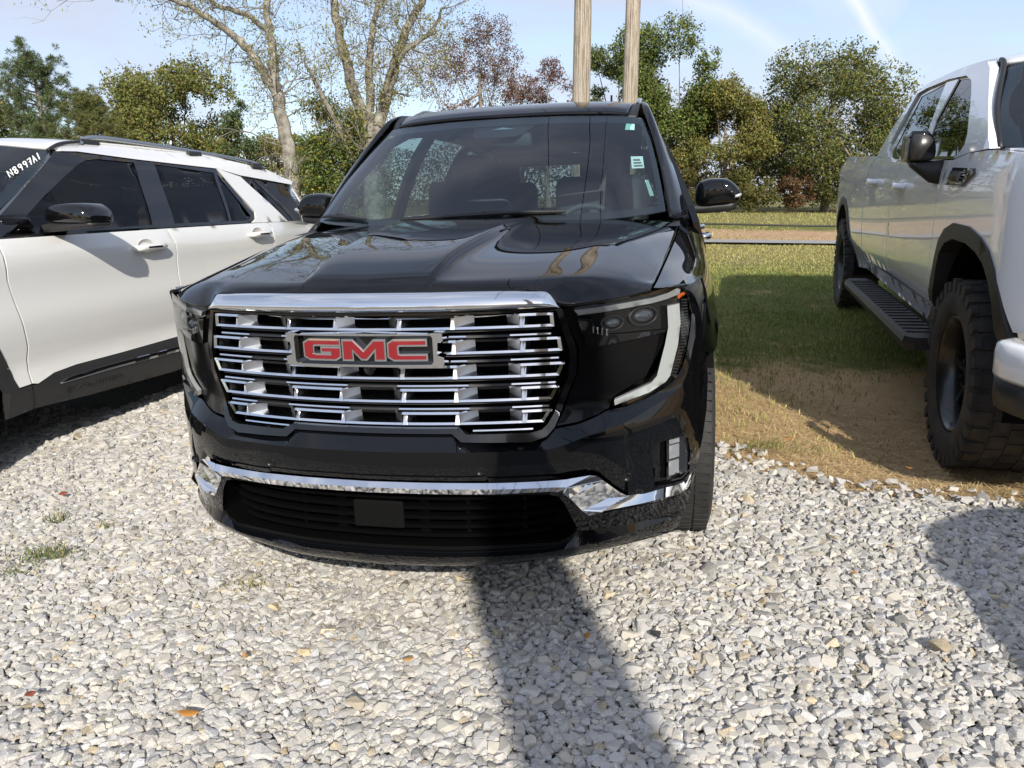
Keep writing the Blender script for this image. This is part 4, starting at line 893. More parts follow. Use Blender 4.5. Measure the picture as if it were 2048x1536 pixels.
bothx('sill_cladding',[(.20,.430),(.237,.427),(.36,.460),(.521,.471),(.892,.469),(1.478,.473),(2.33,.473),(2.37,.40),(2.36,.25),(1.367,.236),(.6,.27),(.21,.298),(.20,.36)],S_x,M_CLAD,wsv,off=.002,thick=.05,step=.05)
bothx('arch_trim',[(.19,.432),(.113,.430)]+arc(-.36,.40,.478,3,170,12)+arc(-.36,.40,.415,170,3,12)+[(.04,.285),(.20,.296)],S_x,M_CLAD,wsv,off=-.004,thick=.05,step=.05)
bothx('arch_trim',arc(2.84,.40,.478,2,178,14)+arc(2.84,.40,.415,178,2,14),S_x,M_CLAD,wsv,off=-.004,thick=.05,step=.05)
for o in bothx('sill_accent',[(.372,.402),(.44,.421),(.756,.425),(1.341,.414),(2.05,.40),(2.05,.368),(1.353,.378),(.757,.392),(.382,.395)],S_x,M_CHROME2,wsv,off=-.004,thick=.012,step=.04):
    mi=o.data.vertices[0].co.x<0; plate('accent_inlay',[(.39,.402),(.45,.418),(.756,.4215),(1.341,.411),(2.04,.397),(2.04,.384),(1.35,.394),(.757,.405),(.40,.400)],S_x,M_TRIMP,o,off=-.008,thick=.008,step=.05,mirror=mi)
# raised lettering on the sill
STK={'E':[[(1,1),(0,1),(0,0),(1,0)],[(0,.5),(.8,.5)]],'X':[[(0,0),(1,1)],[(0,1),(1,0)]],'P':[[(0,0),(0,1),(1,1),(1,.45),(0,.45)]],'L':[[(0,1),(0,0),(1,0)]],'O':[[(0,0),(0,1),(1,1),(1,0),(0,0)]],'R':[[(0,0),(0,1),(1,1),(1,.45),(0,.45)],[(.4,.45),(1,0)]],
 'N':[[(0,0),(.08,1),(.85,.05),(.95,1)]],'8':[[(.5,.52),(.12,.72),(.3,1),(.75,.95),(.7,.65),(.45,.5),(.1,.25),(.35,0),(.75,.12),(.8,.35),(.5,.52)]],'9':[[(.85,.8),(.5,1),(.15,.8),(.3,.5),(.75,.55),(.85,.85),(.75,.4),(.55,0)]],'7':[[(.05,.95),(.9,1),(.45,0)],[(.3,.5),(.8,.52)]],'A':[[(.0,0),(.5,1),(.9,0)],[(.15,.4),(.8,.42)]],'1':[[(.5,1),(.45,0)]]}
for i,ch in enumerate('EXPLORER'):
    b=MB()
    for st_ in STK[ch]:
        pts=[S_x(.43+.057*i+.036*u,.338-.003*i+.022*v,-.0015) for u,v in st_]; b.tube(np.array(pts),.0025,5)
    b.build('sill_letter',M_CLAD,wsv)
# glass, pillars, roof
gl=[('door_glass',[(.247,1.225),(.56,1.402),(.988,1.617),(1.083,1.648),(1.191,1.660),(1.506,1.650),(1.363,1.233),(.877,1.229)]),('door_glass',[(1.697,1.647),(2.339,1.605),(2.218,1.229),(1.576,1.233)]),('quarter_glass',[(2.374,1.600),(2.537,1.261),(2.473,1.226),(2.236,1.226)]),('rear_side_glass',[(2.683,1.580),(3.47,1.524),(3.454,1.36),(3.30,1.21),(3.088,1.207)])]
bothx('window_surround',[(.01,1.185),(.271,1.33),(.589,1.515),(.882,1.69),(1.06,1.694),(1.55,1.667),(2.397,1.632),(2.60,1.289),(2.57,1.24),(2.45,1.212),(1.5,1.216),(.88,1.223),(.2,1.22)],S_x,M_PIANO,wsv,off=.004,thick=.03,step=.06,holes=[offset_poly(gl[0][1],-.004),offset_poly(gl[1][1],-.004),offset_poly(gl[2][1],-.004)])
for nme,pl in gl: bothx(nme,pl,S_x,M_TINT,wsv,off=.010,thick=.004,step=.07)
bothx('window_strip',[(2.86,1.56),(2.92,1.555),(3.28,1.212),(3.20,1.208)],S_x,M_CLAD,wsv,off=.006,thick=.01,step=.06)
bothx('roof_pillar',[(2.397,1.635),(2.612,1.289),(2.585,1.245),(2.52,1.21),(3.07,1.203),(2.67,1.577)],S_x,M_WHITE,wsv,off=-.004,thick=.04,step=.05)
low=[(.93,1.692),(1.06,1.697),(1.55,1.669),(2.397,1.636),(2.682,1.589),(3.493,1.526)]; top=[(3.522,1.545),(3.158,1.653),(2.70,1.705),(2.261,1.742),(1.5,1.762),(1.14,1.756),(1.0,1.740)]
bothx('roof_side',low+top,S_x,M_WHITE,wsv,off=-.004,thick=.04,step=.05)
RT=[[(0,.72,1.752),(.35,.76,1.744),(.665,.90,1.705)],[(0,1.0,1.788),(.34,1.02,1.782),(.625,1.10,1.752)],[(0,1.5,1.806),(.33,1.5,1.800),(.60,1.5,1.765)],[(0,2.26,1.80),(.34,2.26,1.79),(.632,2.26,1.745)],[(0,2.9,1.77),(.36,2.9,1.76),(.665,2.9,1.688)],[(0,3.5,1.70),(.40,3.5,1.68),(.765,3.5,1.555)],[(0,3.60,1.66),(.40,3.58,1.64),(.76,3.53,1.535)]]
patch('roof',RT,M_WHITE,wsv,n=5,both=True,thick=.02)
for sg in (1,-1):
    ra=MB(); rp=[(1.20,1.752),(1.32,1.795),(1.517,1.815),(1.9,1.800),(2.332,1.772),(2.75,1.735),(2.997,1.700),(3.10,1.655)]; line=crs([(sg*(1.0-float(_ei(z))-.01+.02),s,z) for s,z in rp],5)
    ra.tube(line,.016,8); rl=ra.build('roof_rail',M_RAIL,wsv,smooth=True)
    for s,z in ((1.30,1.765),(2.30,1.74),(3.0,1.675)): MB().box((sg*(1.0-float(_ei(z))+.01),s,z),(.03,.16,.05)).build('rail_foot',M_CLAD,rl,bevel=.01)
    # black roof ditch trim by the pillar top
    MB().tube(crs([(sg*.70,.86,1.695),(sg*.665,1.0,1.742),(sg*.635,1.18,1.765)],5),.011,6).build('ditch_trim',M_PLASTIC,wsv,smooth=True)
V0=[(0,-.32,1.12),(.35,-.28,1.125),(.65,-.17,1.14),(.90,.0,1.19)]; V1=[(0,.02,1.36),(.34,.05,1.36),(.62,.13,1.35),(.865,.271,1.335)]; V2=[(0,.36,1.57),(.33,.38,1.568),(.58,.45,1.55),(.805,.589,1.518)]; V3=[(0,.70,1.745),(.33,.73,1.738),(.54,.79,1.720),(.705,.875,1.688)]
wss=patch('windshield',[V0,V1,V2,V3],M_WS,wsv,n=5,both=True)
patch('frit_band',[[(.83,-.035,1.175),(.895,.005,1.188)],[(.80,.235,1.338),(.86,.275,1.333)],[(.745,.555,1.523),(.80,.592,1.515)],[(.655,.845,1.690),(.70,.878,1.685)]],mat('frit_black',(.008,.009,.010),.35),wss,n=4)
# stock number brushed on the glass
EC=crs([V0[3],V1[3],V2[3],V3[3]],20); IC=crs([V0[2],V1[2],V2[2],V3[2]],20)
def on_ws(v,t):
    q=v*60; i=int(q); f=q-i; E=EC[i]*(1-f)+EC[min(i+1,60)]*f; I=IC[i]*(1-f)+IC[min(i+1,60)]*f
    nn=np.cross(EC[min(i+1,60)]-EC[i],I-E); nn/=np.linalg.norm(nn); nn*=-1 if nn[2]<0 else 1; return E+(I-E)*t+nn*.009
for i,ch in enumerate('N8997A1'):
    b=MB(); Q=np.array([(.655,.33),(.900,.07),(.707,.49),(.962,.24)])    # text box corners on the glass: start, end, start top, end top
    for st_ in STK[ch]:
        pts=[]
        for u,v in st_:
            a_=(i+.08+.74*u)/7; vv,tt=(Q[0]*(1-a_)+Q[1]*a_)*(1-v)+(Q[2]*(1-a_)+Q[3]*a_)*v; pts.append(on_ws(vv,tt))
        pts=np.array(pts); b.tube(crs(pts,4) if ch in '89' else pts,.0036,5)
    b.build('window_lettering',M_CHALK,wss)
patch('hood',[[(0,-.42,1.10),(.45,-.36,1.115),(.90,-.10,1.165)],[(0,-.8,1.09),(.45,-.78,1.10),(.93,-.6,1.11)],[(0,-1.22,1.0),(.45,-1.2,1.02),(.88,-1.10,1.03)]],M_WHITE,wsv,n=4,both=True,thick=.02)
def S_xf(x,z,d): return (x,-1.38+.20*abs(x)**2.2+.1*ss(.8,1.05,z)+d,z)
plate('front_bumper',[(-.86,.28),(.86,.28),(.95,.5),(.95,.72),(.9,.98),(-.9,.98),(-.95,.72),(-.95,.5)],S_xf,M_WHITE,wsv,thick=.05,step=.12,holes=[[(-.58,.62),(.58,.62),(.62,.92),(-.62,.92)]])
plate('grille',[(-.58,.62),(.58,.62),(.62,.92),(-.62,.92)],S_xf,M_PLASTIC,wsv,off=.03,thick=.03,step=.12)
for sg in (1,-1): plate('headlight',[(.63*sg,.80),(.92*sg,.82),(.93*sg,.95),(.64*sg,.95)][::sg],S_xf,M_DRL,wsv,off=-.006,thick=.03,step=.08)
def S_xt(x,z,d): return (x,3.78-.22*ss(1.0,1.6,z)-.08*abs(x)**3-d,z)
plate('tailgate',[(-.88,.45),(.88,.45),(.93,.9),(.88,1.2),(.74,1.55),(-.74,1.55),(-.88,1.2),(-.93,.9)],S_xt,M_WHITE,wsv,thick=.04,step=.15)
plate('rear_glass',[(-.78,1.22),(.78,1.22),(.68,1.52),(-.68,1.52)],S_xt,M_TINT,wsv,off=-.008,thick=.006,step=.15)
plate('rear_bumper',[(-.92,.28),(.92,.28),(.95,.6),(-.95,.6)],S_xt,M_CLAD,wsv,off=-.06,thick=.1,step=.15)
MH=[(.955+(q[0]-.955)*.80,q[1]) for q in [(.955,1.285),(.955,1.335),(.985,1.366),(1.06,1.380),(1.20,1.384),(1.285,1.366),(1.328,1.325),(1.334,1.285),(1.31,1.268),(1.10,1.272)]]
MBs=[(.86+(q[0]-.86)*.83,q[1]) for q in [(.86,1.222),(1.10,1.236),(1.325,1.250),(1.332,1.272),(1.30,1.284),(1.05,1.282),(.88,1.262),(.85,1.245)]]
for mi in (False,True):
    mo=pillow('wing_mirror',MH,[.47,.482,.505,.55,.64,.67],[.72,.86,.95,1.0,1.0,.92],M_PIANO,wsv,mirror=mi)
    pillow('mirror_base',MBs,[.495,.51,.53,.63,.65],[.9,.97,1,1,.95],M_CLAD,mo,mirror=mi,n=2)
    pillow('mirror_sail',[(.90,1.215),(.935,1.215),(.925,1.30),(.905,1.33)],[.25,.26,.42,.44],[.8,1,1,.8],M_TRIMP,mo,mirror=mi,n=1)
    sx=-1 if mi else 1
    for s,z in ((1.09,1.098),(2.385,1.118)):
        b=MB().tube(np.array([(sx*.99,s,z),(sx*1.028,s+.012,z),(sx*1.037,s+.05,z+.002),(sx*1.037,s+.20,z+.004),(sx*1.030,s+.25,z+.003),(sx*.99,s+.262,z)]),[.017,.020,.021,.021,.019,.016],10); hd=b.build('door_handle',M_WHITE,wsv,smooth=True)
        MB().box((sx*1.0575,s+.13,z+.004),(.003,.13,.010)).build('handle_strip',M_TRIMP,hd)
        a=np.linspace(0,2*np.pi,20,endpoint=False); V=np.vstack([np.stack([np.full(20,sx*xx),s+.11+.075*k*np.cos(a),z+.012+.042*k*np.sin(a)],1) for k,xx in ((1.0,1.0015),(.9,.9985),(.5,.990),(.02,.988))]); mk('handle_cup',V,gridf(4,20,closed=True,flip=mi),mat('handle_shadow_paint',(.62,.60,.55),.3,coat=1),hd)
for x,y in ((.86,-.43),(-.86,-.43),(.86,2.84),(-.86,2.84)): wheel('wheel',(x,y,.39),.39,.25,wsv,.27,M_RUBBER,M_ALLOY,1 if x>0 else -1,treads=40)
b=MB().box((0,1.2,.36),(1.7,4.4,.16))
for x in (-.80,.80):
    for y in (-.36,2.84):
        a=np.linspace(-.2,math.pi+.2,16); V=np.vstack([np.stack([np.full(16,x+d),y+.46*np.cos(a),.40+.46*np.sin(a)],1) for d in (-.2,.12)]); b.add(V,gridf(2,16))
b.build('underbody',M_DARK,wsv)
MB().box((0,-.75,.72),(1.6,1.0,.5)).build('engine_bay',M_DARK,wsv)
for x in (-.4,.4):
    st=MB().box((0,0,0),(.5,.5,.16)).build('seat',M_INT,wsv,bevel=.04); st.location=(x,1.15,.72)
    for nme,c,d in (('seat_back',(0,.34,.32),(.5,.16,.62)),('head_restraint',(0,.44,.70),(.26,.1,.18))):
        o=MB().box((0,0,0),d).build(nme,M_INT,st,bevel=.04); o.location=c; o.rotation_euler=(-.2,0,0)
patch('dashboard',[[(0,-.15,1.09),(.85,.05,1.13)],[(0,.3,1.10),(.85,.4,1.13)],[(0,.42,.8),(.85,.5,.8)]],M_INT,wsv,n=3,both=True)
# ================================================================ lifted white pickup on the right (its passenger side towards the black car)
tx=Vector((.99621,-.08702,0)); ty_=Vector((.087,.996,.03)).normalized(); tz=tx.cross(ty_)
TM=Matrix(((tx.x,ty_.x,tz.x,0),(tx.y,ty_.y,tz.y,0),(tx.z,ty_.z,tz.z,0),(0,0,0,1))); TS=1.10; TM.translation=Vector(CP)+TS*(Vector((2.15,2.06,0))+tx*1.03-Vector(CP)); TM=TM@Matrix.Scale(TS,4)
trk=empty('pickup_truck',label='lifted white crew cab pickup truck with knobbly black tyres on the right',cat='truck',group='cars parked side by side on the gravel lot',matrix=TM)
_ti=pchip([.40,.60,.75,.95,1.30,1.40,1.46,1.52,1.56,1.80,1.90,2.02,2.1],[.12,.07,.012,.0,.0,.010,.026,.038,.052,.140,.180,.26,.40])
def S_k(s,z,d): return (-(1.03-float(_ti(z))-d-.14*ss(-.62,-1.0,s)),s,z)
def botht(*a,**k): return [plate(*a,mirror=mi,**k) for mi in (False,True)]
AFo=[(.56,.691),(.455,.86),(.418,.945),(.373,1.032),(.276,1.095),(.117,1.134),(-.145,1.136),(-.342,1.107),(-.474,1.065),(-.583,.997),(-.663,.91),(-.734,.745)]
botht('front_fender',[(.552,.80),(.545,1.0),(.527,1.178),(.502,1.275),(.43,1.395),(.36,1.425),(.10,1.455),(-.22,1.462),(-.6,1.445),(-.88,1.41),(-.97,1.30),(-.99,1.0),(-.95,.80),(-.74,.775)]+AFo[-2:0:-1],S_k,M_WHITE2,trk,thick=.03,step=.05)
botht('front_door',[(.575,.665),(.562,.80),(.555,1.0),(.537,1.178),(.512,1.275),(.44,1.395),(.388,1.426),(1.013,1.428),(1.653,1.414),(1.763,1.356),(1.838,1.203),(1.881,1.131),(1.90,.9),(1.90,.665)],S_k,M_WHITE2,trk,thick=.03,step=.06)
botht('rear_door',[(1.912,.665),(1.912,.9),(1.893,1.131),(1.85,1.203),(1.775,1.356),(1.665,1.416),(2.09,1.444),(2.30,1.466),(2.80,1.466),(3.0,1.39),(3.13,1.245),(3.13,1.07),(3.13,.62),(3.0,.62)],S_k,M_WHITE2,trk,thick=.03,step=.07)
botht('rocker_panel',[(.86,.525),(.60,.655),(3.13,.612),(3.19,.53)],S_k,M_WHITE2,trk,off=-.004,thick=.05,step=.07)
ARo=arc(4.50,.47,.64,178,2,13)
botht('bed_side',[(3.16,.54),(3.16,1.245),(3.03,1.392),(2.84,1.478),(4.70,1.494),(4.86,1.442),(5.02,1.368),(5.09,.98),(5.16,.72),(5.14,.5)]+ARo[::-1]+[(3.84,.47)],S_k,M_WHITE2,trk,thick=.03,step=.07)
botht('inner_side',[(-.9,1.3),(.3,1.40),(2.9,1.44),(4.8,1.4),(4.9,1.15),(3.9,1.12),(3.75,.55),(.7,.55),(.5,1.0),(.2,1.16),(-.6,1.12)],S_k,M_DARK,trk,off=.036,thick=.02,step=.35)
def flare(pts,w=.07,name='fender_flare'):
    P=np.array(pts); 
    c=P.mean(0); inner=P+(np.array([c[0],.45])-P)/np.linalg.norm(np.array([c[0],.45])-P,axis=1)[:,None]*w
    return botht(name,[tuple(q) for q in P]+[tuple(q) for q in inner[::-1]],S_k,M_CLAD,trk,off=-.008,thick=.09,step=.05)
flare(AFo,.075); flare([(5.14,.5)]+ARo[::-1]+[(3.84,.47)],.075)
# cab upper
DL=[(2.089,1.446),(2.302,1.470),(2.43,1.517),(2.44,1.56),(2.256,1.889),(2.016,1.901),(1.376,1.896),(.928,1.870),(.744,1.828),(.591,1.750),(.269,1.548),(.237,1.495),(.30,1.45),(.388,1.432),(1.013,1.432)]
botht('cab_frame',[(2.819,1.477),(2.639,1.686),(2.408,1.831),(2.275,1.911),(2.009,1.939),(1.292,1.938),(.815,1.916),(.60,1.90),(.466,1.855),(.20,1.70),(-.10,1.53),(-.20,1.468),(.10,1.458),(.30,1.438),(1.0,1.420),(1.6,1.410),(2.06,1.432),(2.3,1.458)],S_k,M_WHITE2,trk,thick=.04,step=.05,holes=[DL])
botht('window_surround',DL,S_k,M_PIANO,trk,off=.016,thick=.02,step=.08,holes=[[(2.109,1.857),(1.494,1.878),(1.351,1.68),(1.25,1.458),(2.001,1.468),(2.204,1.512)],[(1.117,1.865),(.812,1.843),(.524,1.706),(.259,1.534),(.330,1.462),(.395,1.445),(1.067,1.452),(1.196,1.648)]])
for pl in ([(2.109,1.857),(1.494,1.878),(1.351,1.68),(1.25,1.458),(2.001,1.468),(2.204,1.512)],[(1.117,1.865),(.812,1.843),(.524,1.706),(.259,1.534),(.330,1.462),(.395,1.445),(1.067,1.452),(1.196,1.648)]):
    botht('door_glass',pl,S_k,M_TINT,trk,off=.020,thick=.004,step=.08)
botht('door_pillar',[(1.14,1.872),(1.45,1.884),(1.33,1.66),(1.225,1.455),(1.095,1.452),(1.22,1.65)],S_k,M_WHITE2,trk,off=.010,thick=.02,step=.06)
patch('roof',[[(0,.36,1.915),(.45,.40,1.91),(.80,.50,1.872)],[(0,.55,1.955),(.45,.58,1.945),(.80,.66,1.905)],[(0,1.0,1.99),(.45,1.0,1.98),(.795,1.0,1.93)],[(0,1.7,1.995),(.45,1.7,1.985),(.79,1.7,1.945)],[(0,2.25,1.97),(.45,2.25,1.96),(.80,2.27,1.915)],[(0,2.42,1.86),(.45,2.42,1.85),(.85,2.42,1.82)]],M_WHITE2,trk,n=5,both=True,thick=.02)
tw=patch('windshield',[[(0,-.46,1.425),(.45,-.40,1.435),(.80,-.27,1.455),(.945,-.16,1.478)],[(0,-.10,1.63),(.44,-.06,1.632),(.75,.04,1.64),(.905,.12,1.65)],[(0,.33,1.90),(.43,.36,1.895),(.70,.42,1.875),(.795,.47,1.852)]],M_WS,trk,n=6,both=True)
for sg in (1,-1):
    q=lambda P:[(sg*x,y,z) for x,y,z in P]
    patch('frit_band',[q([(.88,-.22,1.462),(.945,-.165,1.474)]),q([(.84,.075,1.642),(.903,.115,1.646)]),q([(.735,.435,1.866),(.792,.468,1.848)])],mat('frit_black',(.008,.009,.010),.35),tw,n=5)
    MB().tube(crs(q([(.96,-.19,1.468),(.915,.10,1.655),(.812,.46,1.862),(.80,.56,1.90)]),6),.013,6).build('pillar_trim',M_PLASTIC,trk,smooth=True)
patch('cowl',[[(0,-.60,1.405),(.6,-.52,1.425),(.96,-.30,1.455)],[(0,-.44,1.42),(.6,-.34,1.44),(.96,-.17,1.468)]],M_PLASTIC,trk,n=4,both=True)
patch('hood',[[(0,-.56,1.435),(.45,-.52,1.44),(.80,-.40,1.452),(.96,-.26,1.458)],[(0,-.85,1.45),(.45,-.83,1.45),(.80,-.76,1.447),(.975,-.66,1.44)],[(0,-1.08,1.40),(.45,-1.06,1.40),(.78,-1.0,1.395),(.92,-.88,1.385)],[(0,-1.14,1.30),(.45,-1.12,1.30),(.76,-1.06,1.30),(.88,-.95,1.30)]],M_WHITE2,trk,n=5,both=True,thick=.02)
def S_kf(x,z,d): return (x,-1.14+.16*abs(x)**2.5+d,z)
plate('grille',[(-.62,.86),(.62,.86),(.66,1.28),(-.66,1.28)],S_kf,M_PIANO,trk,off=0,thick=.05,step=.12)
for sg in (1,-1): plate('headlight',[(.67*sg,1.02),(.90*sg,1.04),(.92*sg,1.28),(.68*sg,1.28)][::sg],S_kf,M_DRL,trk,off=-.006,thick=.06,step=.06)
# front bumper with black valance
for sg in (1,-1):
    P=[(.40*sg,-1.20),(.78*sg,-1.16),(.97*sg,-1.05),(1.05*sg,-.92),(1.068*sg,-.84)]; a=crs(P,5); prof=[(.62,.02),(.64,.0),(.72,-.006),(.755,.004),(.765,.03),(.768,.12)]
    V=[]
    for z,dd in prof:
        for x,y in a: V.append((x-sg*dd*.6*(1 if abs(x)>.9 else .2),y+dd*(1 if abs(x)<.95 else .35),z-.02*(1-min(1,abs(y+1.3)/.4))*0))
    mk('front_bumper',V,gridf(len(prof),len(a),flip=sg<0),M_WHITE2,trk).modifiers.new('s','SOLIDIFY').thickness=.01
    V=[]
    for z,dd in ((.475,.08),(.50,.03),(.56,.012),(.625,.012)):
        for x,y in a: V.append((x-sg*dd*.8,y+dd*.8,z))
    mk('bumper_valance',V,gridf(4,len(a),flip=sg<0),M_CLAD,trk).modifiers.new('s','SOLIDIFY').thickness=.01
MB().box((0,-1.15,.66),(.85,.1,.22)).build('bumper_centre',M_CLAD,trk,bevel=.02)
# mirror, handles, badge, step
for mi in (False,True):
    sx=1 if mi else -1
    HO=[(1.045,1.44),(1.045,1.50),(1.06,1.545),(1.10,1.572),(1.165,1.575),(1.178,1.55),(1.180,1.45),(1.165,1.425),(1.08,1.425)]
    HO=[(x+.012,z) for x,z in HO]
    tm=pillow('wing_mirror',[(-x,z) for x,z in HO],[.50,.515,.54,.60,.70,.72],[.80,.92,.98,1.0,1.0,.94],mat('satin_black_cap',(.02,.02,.019),.3,coat=.4),trk,mirror=mi,n=2)
    pillow('mirror_cap',[(-1.065,1.535),(-1.10,1.578),(-1.180,1.582),(-1.190,1.545)],[.505,.53,.60,.70],[.85,1,1.02,1.0],M_PIANO,tm,mirror=mi,n=1)
    pillow('mirror_arm',[(-1.0,1.30),(-1.06,1.315),(-1.16,1.40),(-1.175,1.425),(-1.06,1.428),(-.99,1.425),(-.97,1.35)],[.52,.54,.62,.66],[.85,1,1,.9],M_PLASTIC,tm,mirror=mi,n=1)
    for s,z in ((1.40,1.275),(2.52,1.285)):
        b=MB().tube(np.array([(sx*1.02,s,z),(sx*1.058,s+.012,z),(sx*1.068,s+.05,z),(sx*1.068,s+.18,z+.003),(sx*1.058,s+.22,z),(sx*1.02,s+.23,z)]),[.018,.021,.023,.023,.020,.017],10); b.build('door_handle',M_WHITE2,trk,smooth=True)
    vb=plate('fender_badge',[(.31,1.308),(.243,1.392),(-.10,1.388),(-.127,1.366),(.047,1.304)],S_k,M_PIANO,trk,off=-.014,thick=.03,step=.05,mirror=mi)
    for k in range(5):
        z=1.376-.015*k; plate('badge_slat',[(.26+.012*k,z),(-.07+.03*k,z),(-.065+.03*k,z-.005),(.265+.012*k,z-.005)],S_k,M_CHROME2 if k%2 else M_PLASTIC,vb,off=-.019,thick=.006,step=.08,mirror=mi)
    plate('badge_plaque',[(.20,1.370),(.02,1.368),(.05,1.326),(.22,1.328)],S_k,M_PLASTIC,vb,off=-.022,thick=.006,step=.05,mirror=mi)
    b=MB(); bs=[(.36,.62),(.42,.60),(3.12,.50),(3.18,.50)]
    V=[]
    for s,x0,x1,z in ((.34,.96,1.10,.520),(.42,.93,1.14,.515),(3.02,.93,1.14,.46),(3.14,.96,1.10,.458)):
        V+=[(sx*x0,s,z),(sx*x1,s,z),(sx*(x1+.01),s,z-.03),(sx*x1,s,z-.07),(sx*x0,s,z-.07)]
    b.add(V,gridf(4,5,closed=True,flip=mi)+[[0,1,2,3,4],[19,18,17,16,15]]); rbd=b.build('running_board',M_PLASTIC,trk)
    t=MB()
    for i in range(22): s=.55+.112*i; t.box((sx*1.035,s,.515-.0205*(s-.4)+.003),(.15,.035,.008))
    t.build('step_tread',M_PLASTIC,rbd)
for x,y in ((-.88,-.10),(.88,-.10),(-.88,4.44),(.88,4.44)):
    w_=wheel('wheel',(x,y,.44),.445,.32,trk,.275,M_RUBBERD,M_RIM,-1 if x<0 else 1,spokes=8,treads=34,depth=.09)
    tb=MB(); sd=-1 if x<0 else 1        # side lugs
    for i in range(34):
        a=i/34*2*math.pi
        for k in (-1,1):
            aa=a+(.05 if k>0 else 0); ca,sa=math.cos(aa),math.sin(aa); M=[[1,0,0],[0,ca,-sa],[0,sa,ca]]
            tb.box((k*.150,ca*.418,sa*.418),(.028,.045 if i%2 else .07,.045),M)
    tb.build('side_lug',M_RUBBERD,w_.children[0])['kind']='stuff'
    for i in range(8):
        a=(i+.5)/8*2*math.pi; MB().box((sd*.075,.062*math.cos(a),.062*math.sin(a)),(.03,.016,.016)).build('lug_nut',M_RIM,w_)
b=MB().box((0,2.0,.62),(1.6,6.0,.18)).box((0,-.1,.45),(1.5,.14,.14)).box((0,4.44,.45),(1.5,.16,.16)).box((0,-.6,.95),(1.5,.9,.7))
for x in (-.85,.85):
    for y in (-.10,4.47):
        a=np.linspace(-.15,math.pi+.15,18); V=np.vstack([np.stack([np.full(18,x+d*(1 if x<0 else -1)),y+.60*np.cos(a),.48+.60*np.sin(a)],1) for d in (-.12,.35)]); b.add(V,gridf(2,18))
        xx=x*.58; b.add([(xx,y-.62,.4),(xx,y+.62,.4),(xx,y+.62,1.1),(xx,y-.62,1.1)],[[0,1,2,3]])
b.build('underbody',M_DARK,trk)
MB().box((0,4.0,.98),(1.86,2.2,.06)).box((0,2.95,1.2),(1.86,.05,.5)).build('bed_floor',M_PLASTIC,trk)
MB().box((0,5.12,1.13),(1.75,.06,.66)).build('tailgate',M_WHITE2,trk,bevel=.01); MB().box((0,5.30,.72),(2.0,.16,.2)).build('rear_bumper',M_CHROME,trk,bevel=.02)
MB().box((-.96,5.12,1.2),(.1,.08,.4)).build('tail_lamp',mat('tail_red',(.25,.01,.01),.15,coat=1),trk); MB().box((.96,5.12,1.2),(.1,.08,.4)).build('tail_lamp',mat('tail_red',(.25,.01,.01),.15,coat=1),trk)
mk('cab_back',np.array([(-.98,2.83,1.47),(.98,2.83,1.47),(.85,2.42,1.83),(-.85,2.42,1.83),(-1,3.1,.8),(1,3.1,.8)]),[[0,1,2,3],[4,5,1,0]],M_WHITE2,trk,False)
for x in (-.42,.42):
    for y in (1.0,2.0):
        st=MB().box((0,0,0),(.52,.5,.16)).build('seat',M_INT,trk,bevel=.04); st.location=(x,y,1.05)
        for nme,c,d in (('seat_back',(0,.32,.34),(.52,.16,.6)),('head_restraint',(0,.40,.70),(.26,.1,.18))):
            o=MB().box((0,0,0),d).build(nme,M_INT,st,bevel=.04); o.location=c; o.rotation_euler=(-.18,0,0)
patch('dashboard',[[(0,-.2,1.40),(.9,-.05,1.43)],[(0,.2,1.42),(.9,.3,1.43)],[(0,.35,1.0),(.9,.4,1.0)]],M_INT,trk,n=3,both=True)
# ================================================================ trees, poles, wires
GUP=np.array([.0325,.007,.9994])
M_LEAF=mat('leaf',(.08,.1,.03),.6,attr='col',spec=.25)
M_BARKG=mat('lichen_bark',(.25,.23,.2),.95,var=(5,(.085,.07,.055),(.36,.34,.29)),bump=(14,.02),spec=.1)
M_BARKD=mat('dark_bark',(.06,.05,.04),.95,var=(6,(.03,.025,.02),(.12,.10,.08)),bump=(14,.02),spec=.1)
M_BARKL=mat('pale_bark',(.25,.22,.18),.95,var=(4,(.13,.11,.09),(.34,.30,.25)),bump=(14,.02),spec=.1)
def unit(v): v=np.asarray(v,float); return v/(np.linalg.norm(v)+1e-9)
class Tree:
    def __init__(s,seed): s.r=np.random.default_rng(seed); s.V=[];s.F=[];s.n=0; s.tips=[]; s.tv=0
    def limb(s,pts,r0,r1,seg=6):
        pts=np.asarray(pts,float); V,F=tube(pts,np.linspace(r0,r1,len(pts)),seg,False); s.V.append(V); s.F.append(np.array(F)+s.n); s.n+=len(V)
    def grow(s,p,d,L,rad,lev,spread=.6,up=.12,nseg=5,kids=4,wob=.22):
        pts=[np.array(p)]; d=unit(d)
        for i in range(nseg):
            d=unit(d+s.r.normal(0,wob,3)+GUP*up); pts.append(pts[-1]+d*L/nseg)
        s.limb(pts,rad,rad*(.45 if lev else .25),6 if rad>.04 else 4)
        if lev==0:
            s.tips+=[(q,d) for q in pts[1:]]; return
        for k in range(kids):
            t=s.r.uniform(.35,1.0); q=pts[min(nseg,int(t*nseg))]; dd=unit(d+s.r.normal(0,spread,3))
            s.grow(q,dd,L*s.r.uniform(.45,.72),rad*.5,lev-1,spread,up,max(3,nseg-1),kids,wob)
    def wood(s,name,m,parent): 
        return fast(name,np.vstack(s.V),np.vstack(s.F),m,parent,smooth=True,n=4)
